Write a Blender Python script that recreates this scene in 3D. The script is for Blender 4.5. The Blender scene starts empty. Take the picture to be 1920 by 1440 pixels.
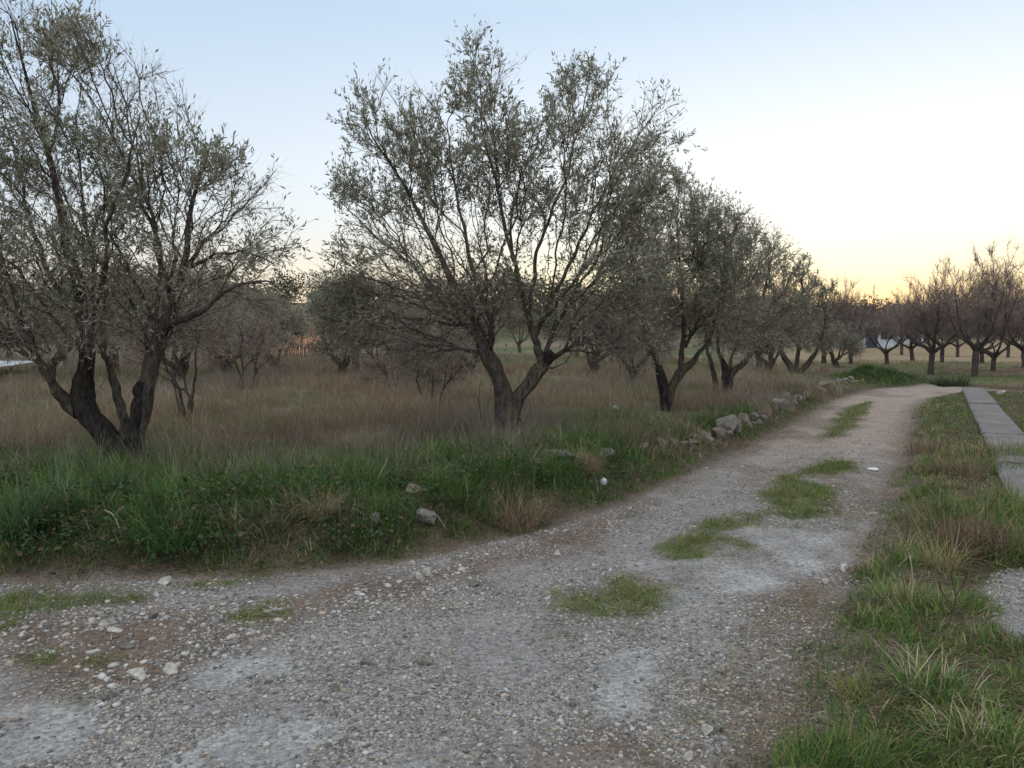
import bpy, bmesh, math
import numpy as np
R = math.radians
rng = np.random.default_rng(7)

# ------------------------------------------------------------------ camera, sky, light
scene = bpy.context.scene
COL = scene.collection
F = 1440.0                       # focal length in pixels of the 1920x1440 photograph
CAM_H = 1.55
PITCH = math.atan((720 - 632) / F)
cam_d = bpy.data.cameras.new('camera')
cam_d.sensor_width = 36.0
cam_d.lens = 27.0
cam_d.clip_end = 3000
cam = bpy.data.objects.new('camera', cam_d)
cam.location = (0, 0, CAM_H)
cam.rotation_euler = (math.pi / 2 - PITCH, 0, 0)
COL.objects.link(cam)
scene.camera = cam

SUN_AZ = R(29)                   # to the right of the view axis (+Y), towards +X
SUN_EL = R(1.5)
world = bpy.data.worlds.new('World')
scene.world = world
world.use_nodes = True
wn, wl = world.node_tree.nodes, world.node_tree.links
wn.clear()
w_out = wn.new('ShaderNodeOutputWorld')
w_bg = wn.new('ShaderNodeBackground')
w_bg.inputs['Strength'].default_value = 0.1
sky = wn.new('ShaderNodeTexSky')
sky.sky_type = 'NISHITA'
sky.sun_disc = False
sky.sun_elevation = SUN_EL
sky.sun_rotation = SUN_AZ
sky.air_density = 1.0
sky.dust_density = 0.6
sky.ozone_density = 2.0


def wmath(op, a, b=None, c=None, clamp=False):
    n = wn.new('ShaderNodeMath')
    n.operation = op
    n.use_clamp = clamp
    for i, v in enumerate((a, b, c)):
        if v is None:
            continue
        if isinstance(v, (int, float)):
            n.inputs[i].default_value = v
        else:
            wl.new(v, n.inputs[i])
    return n.outputs[0]


def wramp(fac, stops):
    n = wn.new('ShaderNodeValToRGB')
    cr = n.color_ramp
    while len(cr.elements) < len(stops):
        cr.elements.new(0.5)
    for e, (p, c) in zip(cr.elements, stops):
        e.position = p
        e.color = (*c, 1)
    wl.new(fac, n.inputs[0])
    return n.outputs[0]


def wmix(fac, a, b, mode='MIX'):
    n = wn.new('ShaderNodeMix')
    n.data_type = 'RGBA'
    n.blend_type = mode
    n.clamp_result = False
    for s, v in ((n.inputs[0], fac), (n.inputs[6], a), (n.inputs[7], b)):
        if isinstance(v, (int, float)):
            s.default_value = v
        elif isinstance(v, tuple):
            s.default_value = (*v, 1)
        else:
            wl.new(v, s)
    return n.outputs[2]


w_tc = wn.new('ShaderNodeTexCoord')
w_sep = wn.new('ShaderNodeSeparateXYZ')
wl.new(w_tc.outputs['Generated'], w_sep.inputs[0])
wx, wy, wz = w_sep.outputs
el = wmath('MAXIMUM', wz, 0.0)
# afterglow: how close a direction's azimuth is to the set sun
hx, hy = math.sin(SUN_AZ), math.cos(SUN_AZ)
hor = wmath('SQRT', wmath('MAXIMUM', wmath('ADD', wmath('MULTIPLY', wx, wx), wmath('MULTIPLY', wy, wy)), 1e-6))
caz = wmath('DIVIDE', wmath('ADD', wmath('MULTIPLY', wx, hx), wmath('MULTIPLY', wy, hy)), hor)
near_sun = wmath('POWER', wmath('MULTIPLY_ADD', caz, 0.5, 0.5, clamp=True), 5.0)
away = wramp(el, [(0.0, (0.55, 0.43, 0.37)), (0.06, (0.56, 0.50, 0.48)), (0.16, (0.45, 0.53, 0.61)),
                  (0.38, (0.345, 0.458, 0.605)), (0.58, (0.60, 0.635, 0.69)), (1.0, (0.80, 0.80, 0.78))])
toward = wramp(el, [(0.0, (0.78, 0.48, 0.20)), (0.04, (0.82, 0.63, 0.33)), (0.085, (0.80, 0.74, 0.54)), (0.135, (0.77, 0.765, 0.70)),
                    (0.21, (0.73, 0.76, 0.77)), (0.38, (0.46, 0.56, 0.665)), (0.58, (0.60, 0.635, 0.69)), (1.0, (0.80, 0.80, 0.78))])  # both ramps: top stops, above the view, raised as added fill light
grad = wmix(near_sun, away, toward)
glow = wmath('MULTIPLY', near_sun, wmath('POWER', wmath('SUBTRACT', 1.0, el, clamp=True), 9.0))
grad = wmix(1.0, grad, wmix(glow, (1.0, 1.0, 1.0), (1.25, 1.22, 1.15)), 'MULTIPLY')
# sky behind the viewer brightened beyond dusk, added fill for the facing sides
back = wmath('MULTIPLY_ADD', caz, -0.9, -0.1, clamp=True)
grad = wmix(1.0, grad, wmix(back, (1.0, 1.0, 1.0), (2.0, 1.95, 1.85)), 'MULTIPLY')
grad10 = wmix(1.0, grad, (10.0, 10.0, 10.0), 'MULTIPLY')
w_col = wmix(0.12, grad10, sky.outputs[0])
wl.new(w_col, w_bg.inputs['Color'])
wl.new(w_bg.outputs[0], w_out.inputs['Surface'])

sun_d = bpy.data.lights.new('sun', 'SUN')
sun_d.energy = 0.22              # the sun has just set: only its warm glow along the horizon is left
sun_d.angle = R(12)
sun_d.color = (1.0, 0.78, 0.52)
sun = bpy.data.objects.new('sun', sun_d)
sun_dir = (math.sin(SUN_AZ) * math.cos(R(5)), math.cos(SUN_AZ) * math.cos(R(5)), math.sin(R(5)))
from mathutils import Vector
sun.rotation_euler = Vector(sun_dir).to_track_quat('Z', 'Y').to_euler()
COL.objects.link(sun)

scene.view_settings.view_transform = 'Standard'
scene.view_settings.look = 'None'
scene.view_settings.exposure = 0.68
scene.view_settings.gamma = 1.0
scene.cycles.max_bounces = 6
scene.cycles.diffuse_bounces = 5
scene.cycles.transparent_max_bounces = 4


# ------------------------------------------------------------------ small helpers
def hash2(ix, iy, seed):
    n = (ix.astype(np.int64) * 374761393 + iy.astype(np.int64) * 668265263 + seed * 1442695041) & 0xFFFFFFFF
    n = ((n ^ (n >> 13)) * 1274126177) & 0xFFFFFFFF
    return ((n ^ (n >> 16)) & 0xFFFF) / 65535.0


def vnoise(x, y, seed=0):
    x = np.asarray(x, float)
    y = np.asarray(y, float)
    ix, iy = np.floor(x), np.floor(y)
    fx, fy = x - ix, y - iy
    fx = fx * fx * (3 - 2 * fx)
    fy = fy * fy * (3 - 2 * fy)
    a, b = hash2(ix, iy, seed), hash2(ix + 1, iy, seed)
    c, d = hash2(ix, iy + 1, seed), hash2(ix + 1, iy + 1, seed)
    return (a * (1 - fx) + b * fx) * (1 - fy) + (c * (1 - fx) + d * fx) * fy


def fbm(x, y, seed=0, oct=4):
    s, a, t = 0.0, 0.5, 0.0
    for k in range(oct):
        s = s + a * vnoise(np.asarray(x) * 2 ** k, np.asarray(y) * 2 ** k, seed + 17 * k)
        t += a
        a *= 0.5
    return s / t


def sstep(a, b, x):
    t = np.clip((np.asarray(x, float) - a) / (b - a), 0, 1)
    return t * t * (3 - 2 * t)


def norm(v):
    return v / np.maximum(np.linalg.norm(v, axis=-1, keepdims=True), 1e-9)


cp, sp = math.cos(PITCH), math.sin(PITCH)


def ray(px, py):
    cx, cy = (px - 960) / F, (720 - py) / F
    return np.array([cx, cp + cy * sp, -sp + cy * cp])


def flat(px, py, z=0.0):
    r = ray(px, py)
    t = (z - CAM_H) / r[2]
    return np.array([r[0] * t, r[1] * t])


def pt(px, py, Y):               # the point seen at a pixel, Y metres in front
    r = ray(px, py)
    t = Y / r[1]
    return np.array([r[0] * t, Y, CAM_H + r[2] * t])


def poly_px(pts):
    return np.array([flat(*p) for p in pts])


def inside(poly, x, y):
    c = np.zeros(np.shape(x), bool)
    n = len(poly)
    for i in range(n):
        x1, y1 = poly[i]
        x2, y2 = poly[(i + 1) % n]
        cond = ((y1 > y) != (y2 > y))
        xi = (x2 - x1) * (y - y1) / ((y2 - y1) if abs(y2 - y1) > 1e-12 else 1e-12) + x1
        c ^= cond & (x < xi)
    return c


def dist_line(line, x, y, closed=False):
    d = np.full(np.shape(x), 1e9)
    n = len(line)
    for i in range(n if closed else n - 1):
        x1, y1 = line[i]
        x2, y2 = line[(i + 1) % n]
        dx, dy = x2 - x1, y2 - y1
        L = dx * dx + dy * dy + 1e-12
        t = np.clip(((x - x1) * dx + (y - y1) * dy) / L, 0, 1)
        d = np.minimum(d, np.hypot(x - x1 - t * dx, y - y1 - t * dy))
    return d


def sdist(poly, x, y):           # positive inside
    x = np.asarray(x, float)
    y = np.asarray(y, float)
    d = dist_line(poly, x, y, True)
    return np.where(inside(poly, x, y), d, -d)


def mesh_np(name, verts, quads=None, tris=None, tint=None, mat=None, parent=None, smooth=False):
    me = bpy.data.meshes.new(name)
    verts = np.asarray(verts, np.float32).reshape(-1, 3)
    nq = 0 if quads is None else len(quads)
    nt = 0 if tris is None else len(tris)
    me.vertices.add(len(verts))
    me.vertices.foreach_set('co', verts.ravel())
    parts = []
    if nq:
        parts.append(np.asarray(quads, np.int32).ravel())
    if nt:
        parts.append(np.asarray(tris, np.int32).ravel())
    loops = np.concatenate(parts) if parts else np.zeros(0, np.int32)
    me.loops.add(len(loops))
    me.loops.foreach_set('vertex_index', loops)
    tot = np.concatenate([np.full(nq, 4, np.int32), np.full(nt, 3, np.int32)])
    start = np.concatenate([[0], np.cumsum(tot)[:-1]]).astype(np.int32) if len(tot) else tot
    me.polygons.add(nq + nt)
    me.polygons.foreach_set('loop_start', start)
    me.polygons.foreach_set('loop_total', tot)
    if smooth:
        me.polygons.foreach_set('use_smooth', np.ones(nq + nt, bool))
    me.update(calc_edges=True)
    if tint is not None:
        at_ = me.attributes.new('tint', 'FLOAT_COLOR', 'POINT')
        t4 = np.ones((len(verts), 4), np.float32)
        t4[:, :3] = tint
        at_.data.foreach_set('color', t4.ravel())
    ob = bpy.data.objects.new(name, me)
    COL.objects.link(ob)
    if mat:
        me.materials.append(mat)
    if parent:
        ob.parent = parent
    return ob


def tag(o, label=None, cat=None, group=None, kind=None):
    for k, v in (('label', label), ('category', cat), ('group', group), ('kind', kind)):
        if v:
            o[k] = v
    return o


def empty(name, loc, label, cat, group=None):
    o = bpy.data.objects.new(name, None)
    o.location = tuple(float(v) for v in loc)
    o.empty_display_size = 0.2
    COL.objects.link(o)
    return tag(o, label, cat, group)


def srgb(r, g, b):
    f = lambda c: c / 12.92 if c <= 0.04045 else ((c + 0.055) / 1.055) ** 2.4
    return np.array([f(r / 255), f(g / 255), f(b / 255)])


# ------------------------------------------------------------------ materials
class NT:
    def __init__(s, name):
        s.m = bpy.data.materials.new(name)
        s.m.use_nodes = True
        s.n, s.l = s.m.node_tree.nodes, s.m.node_tree.links
        s.n.clear()
        s.out = s.n.new('ShaderNodeOutputMaterial')
        s.geo = s.n.new('ShaderNodeNewGeometry')
        s.tc = s.n.new('ShaderNodeTexCoord')

    def node(s, t, **kw):
        n = s.n.new(t)
        for k, v in kw.items():
            setattr(n, k, v)
        return n

    def set(s, sock, v):
        if isinstance(v, (int, float)):
            sock.default_value = v
        elif isinstance(v, (tuple, list, np.ndarray)):
            sock.default_value = (*[float(q) for q in v], 1) if len(v) == 3 and sock.type == 'RGBA' else tuple(v)
        else:
            s.l.new(v, sock)

    def attr(s, name='tint'):
        return s.node('ShaderNodeAttribute', attribute_name=name).outputs['Color']

    def noise(s, scale, detail=4, rough=0.55, vec=None, color=False):
        n = s.node('ShaderNodeTexNoise')
        n.inputs['Scale'].default_value = scale
        n.inputs['Detail'].default_value = detail
        n.inputs['Roughness'].default_value = rough
        s.l.new(vec or s.geo.outputs['Position'], n.inputs['Vector'])
        return n.outputs['Color' if color else 'Fac']

    def voro(s, scale, feature='F1', vec=None, out='Color'):
        n = s.node('ShaderNodeTexVoronoi', feature=feature)
        n.inputs['Scale'].default_value = scale
        s.l.new(vec or s.geo.outputs['Position'], n.inputs['Vector'])
        return n.outputs[out]

    def math(s, op, a, b=None, clamp=False):
        n = s.node('ShaderNodeMath', operation=op, use_clamp=clamp)
        s.set(n.inputs[0], a)
        if b is not None:
            s.set(n.inputs[1], b)
        return n.outputs[0]

    def map(s, v, a, b, c, d):
        n = s.node('ShaderNodeMapRange')
        s.set(n.inputs[0], v)
        for i, q in enumerate((a, b, c, d)):
            n.inputs[i + 1].default_value = q
        return n.outputs[0]

    def mix(s, fac, a, b, mode='MIX'):
        n = s.node('ShaderNodeMix', data_type='RGBA', blend_type=mode)
        s.set(n.inputs[0], fac)
        s.set(n.inputs[6], a)
        s.set(n.inputs[7], b)
        return n.outputs[2]

    def grey(s, v):
        n = s.node('ShaderNodeCombineColor')
        for i in range(3):
            s.l.new(v, n.inputs[i])
        return n.outputs[0]

    def bsdf(s, col, rough=0.9, bump=None, bump_d=0.02, bump_s=0.6, spec=0.2):
        b = s.node('ShaderNodeBsdfPrincipled')
        s.set(b.inputs['Base Color'], col)
        s.set(b.inputs['Roughness'], rough)
        b.inputs['Specular IOR Level'].default_value = spec
        if bump is not None:
            bn = s.node('ShaderNodeBump')
            bn.inputs['Distance'].default_value = bump_d
            bn.inputs['Strength'].default_value = bump_s
            s.l.new(bump, bn.inputs['Height'])
            s.l.new(bn.outputs[0], b.inputs['Normal'])
        s.l.new(b.outputs[0], s.out.inputs['Surface'])
        return b


def mat_ground():
    t = NT('ground_material')
    base = t.attr('tint')
    n1 = t.noise(3.0, 6, 0.6)
    n2 = t.noise(45.0, 5, 0.7)
    v = t.voro(55.0)
    sepv = t.node('ShaderNodeSeparateColor')
    t.l.new(v, sepv.inputs[0])
    vd = t.voro(55.0, 'F1', None, 'Distance')
    c = t.mix(1.0, base, t.grey(t.map(n1, 0.3, 0.7, 0.80, 1.2)), 'MULTIPLY')
    c = t.mix(1.0, c, t.grey(t.map(n2, 0.25, 0.75, 0.65, 1.35)), 'MULTIPLY')
    c = t.mix(1.0, c, t.grey(t.map(sepv.outputs[0], 0, 1, 0.72, 1.28)), 'MULTIPLY')
    h = t.math('ADD', t.math('MULTIPLY', vd, -0.9), t.math('MULTIPLY', n2, 0.8))
    t.bsdf(c, 0.95, h, 0.012, 0.9, 0.12)
    return t.m


def mat_leaf(name, under, transl=0.25, rough=0.55, under_f=0.75, spec=0.3):
    t = NT(name)
    base = t.attr('tint')
    back = t.geo.outputs['Backfacing']
    c = t.mix(t.math('MULTIPLY', back, under_f), base, under)
    b = t.bsdf(c, rough, spec=spec)
    tr = t.node('ShaderNodeBsdfTranslucent')
    t.l.new(c, tr.inputs['Color'])
    mx = t.node('ShaderNodeMixShader')
    mx.inputs[0].default_value = transl
    t.l.new(b.outputs[0], mx.inputs[1])
    t.l.new(tr.outputs[0], mx.inputs[2])
    t.l.new(mx.outputs[0], t.out.inputs['Surface'])
    return t.m


def mat_grass(name='grass_blades_material'):
    t = NT(name)
    base = t.attr('tint')
    b = t.bsdf(base, 0.6, spec=0.25)
    tr = t.node('ShaderNodeBsdfTranslucent')
    t.l.new(base, tr.inputs['Color'])
    mx = t.node('ShaderNodeMixShader')
    mx.inputs[0].default_value = 0.3
    t.l.new(b.outputs[0], mx.inputs[1])
    t.l.new(tr.outputs[0], mx.inputs[2])
    t.l.new(mx.outputs[0], t.out.inputs['Surface'])
    return t.m


def mat_bark(name, dark, light, moss=None):
    t = NT(name)
    mp = t.node('ShaderNodeMapping')
    mp.inputs['Scale'].default_value = (1, 1, 0.28)
    t.l.new(t.geo.outputs['Position'], mp.inputs['Vector'])
    n = t.noise(28, 6, 0.65, mp.outputs[0])
    n2 = t.noise(6, 3, 0.5)
    vd = t.voro(34, 'DISTANCE_TO_EDGE', mp.outputs[0], 'Distance')
    c = t.mix(t.map(n, 0.35, 0.7, 0, 1), dark, light)
    if moss is not None:
        c = t.mix(t.map(n2, 0.52, 0.68, 0, 0.75), c, moss)
    h = t.math('ADD', n, t.math('MULTIPLY', t.math('MINIMUM', vd, 0.25), 2.0))
    t.bsdf(c, 0.95, h, 0.02, 0.9, 0.1)
    return t.m


def mat_twig(name='twig_material'):
    t = NT(name)
    t.bsdf(t.attr('tint'), 0.85, spec=0.12)
    return t.m


def mat_rock(name, col, light, lichen, scale=1.0):
    t = NT(name)
    o = t.tc.outputs['Object']
    n = t.noise(9 * scale, 6, 0.65, o)
    n2 = t.noise(3.2 * scale, 3, 0.5, o)
    n3 = t.noise(40 * scale, 3, 0.6, o)
    c = t.mix(t.map(n, 0.35, 0.68, 0, 1), col, light)
    c = t.mix(t.map(n2, 0.55, 0.66, 0, 0.8), c, lichen)
    c = t.mix(1.0, c, t.grey(t.map(n3, 0.3, 0.7, 0.75, 1.25)), 'MULTIPLY')
    t.bsdf(c, 0.92, t.math('ADD', n, t.math('MULTIPLY', n3, 0.4)), 0.02, 0.8, 0.15)
    return t.m


def mat_tint_rough(name, var=0.35, scale=60):
    t = NT(name)
    n = t.noise(scale, 4, 0.6)
    c = t.mix(1.0, t.attr('tint'), t.grey(t.map(n, 0.3, 0.7, 1 - var, 1 + var)), 'MULTIPLY')
    t.bsdf(c, 0.93, n, 0.004, 0.6, 0.15)
    return t.m


def mat_concrete():
    t = NT('concrete_material')
    n = t.noise(2.2, 6, 0.65)
    n2 = t.noise(60, 4, 0.7)
    c = t.mix(t.map(n, 0.3, 0.7, 0, 1), (0.105, 0.10, 0.10), (0.20, 0.195, 0.19))
    n3 = t.noise(7, 6, 0.7)
    c = t.mix(t.map(n3, 0.52, 0.66, 0, 0.75), c, (0.075, 0.065, 0.045))
    c = t.mix(1.0, c, t.grey(t.map(n2, 0.3, 0.7, 0.7, 1.3)), 'MULTIPLY')
    t.bsdf(c, 0.85, n2, 0.006, 0.6, 0.25)
    return t.m


def mat_plain(name, col, rough=0.6, var=0.2, scale=20, spec=0.3):
    t = NT(name)
    n = t.noise(scale, 4, 0.6, t.tc.outputs['Object'])
    c = t.mix(1.0, col, t.grey(t.map(n, 0.3, 0.7, 1 - var, 1 + var)), 'MULTIPLY')
    t.bsdf(c, rough, n, 0.005, 0.4, spec)
    return t.m


M_GROUND = mat_ground()
M_GRASS = mat_grass()
M_OLIVE = mat_leaf('olive_leaf_material', (0.40, 0.41, 0.335), 0.38)
M_BARK = mat_bark('olive_bark_material', (0.036, 0.031, 0.028), (0.145, 0.120, 0.100), (0.12, 0.105, 0.055))
M_BARK_DARK = mat_bark('charred_bark_material', (0.016, 0.014, 0.013), (0.065, 0.056, 0.050))
M_BARK_ALM = mat_bark('almond_bark_material', (0.045, 0.038, 0.036), (0.13, 0.106, 0.10))
M_TWIG = mat_twig()
M_ROCK_GREY = mat_rock('grey_limestone_material', (0.13, 0.118, 0.105), (0.24, 0.225, 0.205), (0.07, 0.065, 0.05))
M_ROCK_TAN = mat_rock('tan_limestone_material', (0.145, 0.118, 0.092), (0.25, 0.205, 0.162), (0.08, 0.070, 0.055))
M_ROCK_WHITE = mat_rock('pale_limestone_material', (0.33, 0.31, 0.28), (0.50, 0.48, 0.45), (0.20, 0.18, 0.15))
M_GRAVEL = mat_tint_rough('gravel_material')
M_CONC = mat_concrete()

# ------------------------------------------------------------------ the lie of the land (metres, from the photo's ground line)
LEFT_EDGE = poly_px([(0, 1095), (150, 1090), (300, 1088), (470, 1082), (620, 1070), (730, 1058), (830, 1038), (1000, 1000), (1150, 955),
                     (1290, 890), (1400, 842), (1500, 788), (1560, 752), (1640, 730), (1720, 723), (1748, 721)])
FAR_EDGE = np.array([flat(1800, 725), flat(1890, 733), [24.0, 21.0], [60.0, 19.0], [400.0, 10.0]])
RIGHT_EDGE = poly_px([(1900, 739), (1845, 737), (1790, 739), (1740, 747), (1712, 765), (1705, 800), (1690, 850), (1662, 910), (1648, 970),
                      (1615, 1025), (1590, 1070), (1565, 1110), (1525, 1165), (1480, 1210), (1470, 1255), (1430, 1330),
                      (1385, 1400), (1345, 1440)])
FIELD = np.vstack([[[-400, 3.0], [-60, 3.6], [-12, 4.55]], LEFT_EDGE, FAR_EDGE, [[400, 900], [-400, 900]]])
ROAD = np.vstack([[[-400, -30], [-400, 2.8], [-60, 3.4], [-12, 4.45]], LEFT_EDGE, FAR_EDGE[:3], [[26.0, 19.5]], RIGHT_EDGE,
                  [[0.68, 1.6], [0.9, 0.4], [1.4, -1.5], [3.0, -4], [4.0, -30]]])

MOUND = flat(1668, 722)
mound_c = MOUND + np.array([-0.1, 0.9])


def height(x, y, detail=True):
    x = np.asarray(x, float)
    y = np.asarray(y, float)
    sf = sdist(FIELD, x, y)
    sr = sdist(ROAD, x, y)
    bank = 0.06 + 0.22 * (1 - sstep(7.0, 12.0, x))
    wob = 0.25 * (fbm(x * 1.3, y * 1.3, 3, 3) - 0.5)
    f = sstep(0.0, 0.85, sf + wob * (sf > 0))
    z = f * bank + f * 0.10 * (fbm(x * 0.5, y * 0.5, 5, 3) - 0.5)
    z += sstep(0.1, 0.7, sf) * 0.08 * (fbm(x * 1.7, y * 1.7, 9, 3) - 0.5)
    verge = (sf < 0) & (sr < 0)
    z += np.where(verge, 0.09 * sstep(0.0, 0.5, -sr) + 0.05 * sstep(0, 0.3, -sr) * (fbm(x * 2.0, y * 2.0, 21, 3) - 0.4), 0)
    rd = sstep(0.0, 0.3, sr)
    dl = dist_line(LEFT_EDGE, x, y)
    far_in = sstep(3.6, 6.0, y) * (sr > 0)
    z -= 0.035 * far_in * (np.exp(-((dl - 0.62) / 0.22) ** 2) + np.exp(-((dl - 2.0) / 0.24) ** 2)) * (0.6 + 0.8 * fbm(x * 0.8, y * 0.8, 35, 2))
    z += rd * 0.045 * (fbm(x * 1.1, y * 1.1, 31, 4) - 0.5)
    z += (0.22 + 0.3 * fbm(x * 1.6, y * 1.6, 37, 3)) * np.exp(-(((x - mound_c[0]) / 1.25) ** 2 + ((y - mound_c[1]) / 0.9) ** 2))
    # a low wooded rise behind the grove, higher on the left
    hill = sstep(62, 130, y + 0.15 * x) * (7.5 - 4.2 * sstep(-10, 45, x)) * (0.75 + 0.5 * fbm(x * 0.02, y * 0.02, 41, 3))
    return z + hill


def at(px, py):
    z = 0.0
    for k in range(12):
        g = flat(px, py, min(z, CAM_H - 0.35))
        z = 0.5 * z + 0.5 * float(height(g[0], g[1]))
    return np.array([g[0], g[1], float(height(g[0], g[1]))])


# ---- zones that colour the ground (what grows or lies there)
TRACK_GRASS = [poly_px(p) for p in (
    [(1060, 1125), (1085, 1105), (1130, 1100), (1135, 1082), (1190, 1076), (1200, 1092), (1255, 1098), (1258, 1118), (1225, 1138), (1190, 1152), (1130, 1160), (1085, 1148)],
    [(1020, 1180), (1060, 1172), (1085, 1190), (1060, 1202), (1030, 1196)],
    [(1240, 1022), (1285, 1000), (1320, 982), (1360, 968), (1380, 985), (1370, 1005), (1425, 1026), (1410, 1036), (1345, 1018), (1320, 1040), (1265, 1044)],
    [(1385, 965), (1440, 955), (1435, 918), (1490, 882), (1560, 866), (1612, 868), (1605, 884), (1555, 890), (1500, 896), (1560, 912), (1562, 930), (1535, 972), (1490, 980), (1450, 968), (1400, 985)],
    [(1540, 818), (1560, 790), (1590, 760), (1632, 752), (1622, 776), (1600, 800), (1572, 820)],
    [(0, 1118), (80, 1108), (190, 1104), (290, 1112), (285, 1132), (200, 1140), (90, 1138), (0, 1142)],
    [(315, 1100), (360, 1085), (430, 1082), (510, 1068), (500, 1090), (430, 1106), (360, 1108)],
    [(62, 1236), (100, 1230), (108, 1244), (70, 1250)], [(150, 1240), (190, 1232), (205, 1244), (165, 1252)],
    [(118, 1312), (165, 1306), (178, 1320), (130, 1326)], [(0, 1150), (24, 1148), (22, 1174), (0, 1178)],
    [(450, 1150), (500, 1140), (510, 1150), (465, 1160)], [(1180, 1176), (1200, 1172), (1202, 1184), (1185, 1186)],
)]
CENTRE = poly_px([(1040, 1205), (1075, 1110), (1240, 1040), (1350, 960), (1440, 912), (1540, 850), (1610, 862), (1570, 975), (1420, 1045), (1260, 1130), (1100, 1200)])
BARE = poly_px([(1835, 1130), (1880, 1092), (2000, 1085), (2020, 1235), (1900, 1230), (1855, 1180)])
FINES = [poly_px(p) for p in (
    [(0, 1335), (60, 1325), (172, 1322), (180, 1370), (140, 1440), (0, 1440)],
    [(330, 1290), (420, 1245), (490, 1228), (560, 1236), (540, 1262), (430, 1285)],
    [(280, 1440), (380, 1370), (470, 1338), (600, 1330), (660, 1352), (620, 1400), (560, 1445)],
    [(1150, 1212), (1235, 1210), (1250, 1240), (1215, 1290), (1225, 1335), (1160, 1345), (1120, 1300)],
    [(1170, 1062), (1250, 1036), (1400, 1044), (1490, 1060), (1480, 1088), (1320, 1110), (1270, 1138), (1240, 1090), (1190, 1078)],
    [(1370, 985), (1440, 985), (1490, 985), (1500, 1010), (1430, 1020), (1390, 1005)],
    [(1480, 905), (1520, 893), (1555, 900), (1540, 916), (1500, 918)],
    [(1420, 1010), (1560, 1000), (1640, 960), (1600, 1050), (1480, 1075)],
)]
DIRT = [poly_px(p) for p in (
    [(1000, 1440), (1040, 1380), (1130, 1355), (1230, 1360), (1240, 1400), (1200, 1440)],
    [(0, 1150), (250, 1145), (520, 1110), (760, 1075), (900, 1050), (760, 1130), (520, 1180), (300, 1300), (150, 1330), (0, 1330)],
    [(850, 1045), (1000, 1005), (1180, 955), (1200, 975), (1020, 1050), (880, 1085)],
    [(1450, 1110), (1560, 1080), (1520, 1180), (1440, 1190), (1410, 1150)],
)]
STRIP_R = poly_px([(1845, 737), (1920, 831)])          # far edge line of the concrete strip


def zone(polys, x, y, soft=0.06, wob=0.12, seed=51):
    n = wob * (fbm(x * 3.0, y * 3.0, seed, 4) - 0.5) * 2
    m = np.zeros(np.shape(x))
    for p in polys:
        lo, hi = p.min(0) - 0.5, p.max(0) + 0.5
        sel = (x > lo[0]) & (x < hi[0]) & (y > lo[1]) & (y < hi[1])
        if not sel.any():
            continue
        sd = sdist(p, x[sel], y[sel]) + n[sel]
        m[sel] = np.maximum(m[sel], sstep(-soft, soft, sd))
    return m


def lerp(a, b, t):
    return a + (b - a) * t[:, None]


def axis_lines(segs):
    out = [segs[0][0]]
    for a, b, s0, s1 in segs:
        p = a
        while p < b:
            k = (p - a) / (b - a)
            p = p + s0 + (s1 - s0) * k
            out.append(min(p, b))
    return np.unique(np.round(out, 4))


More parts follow.
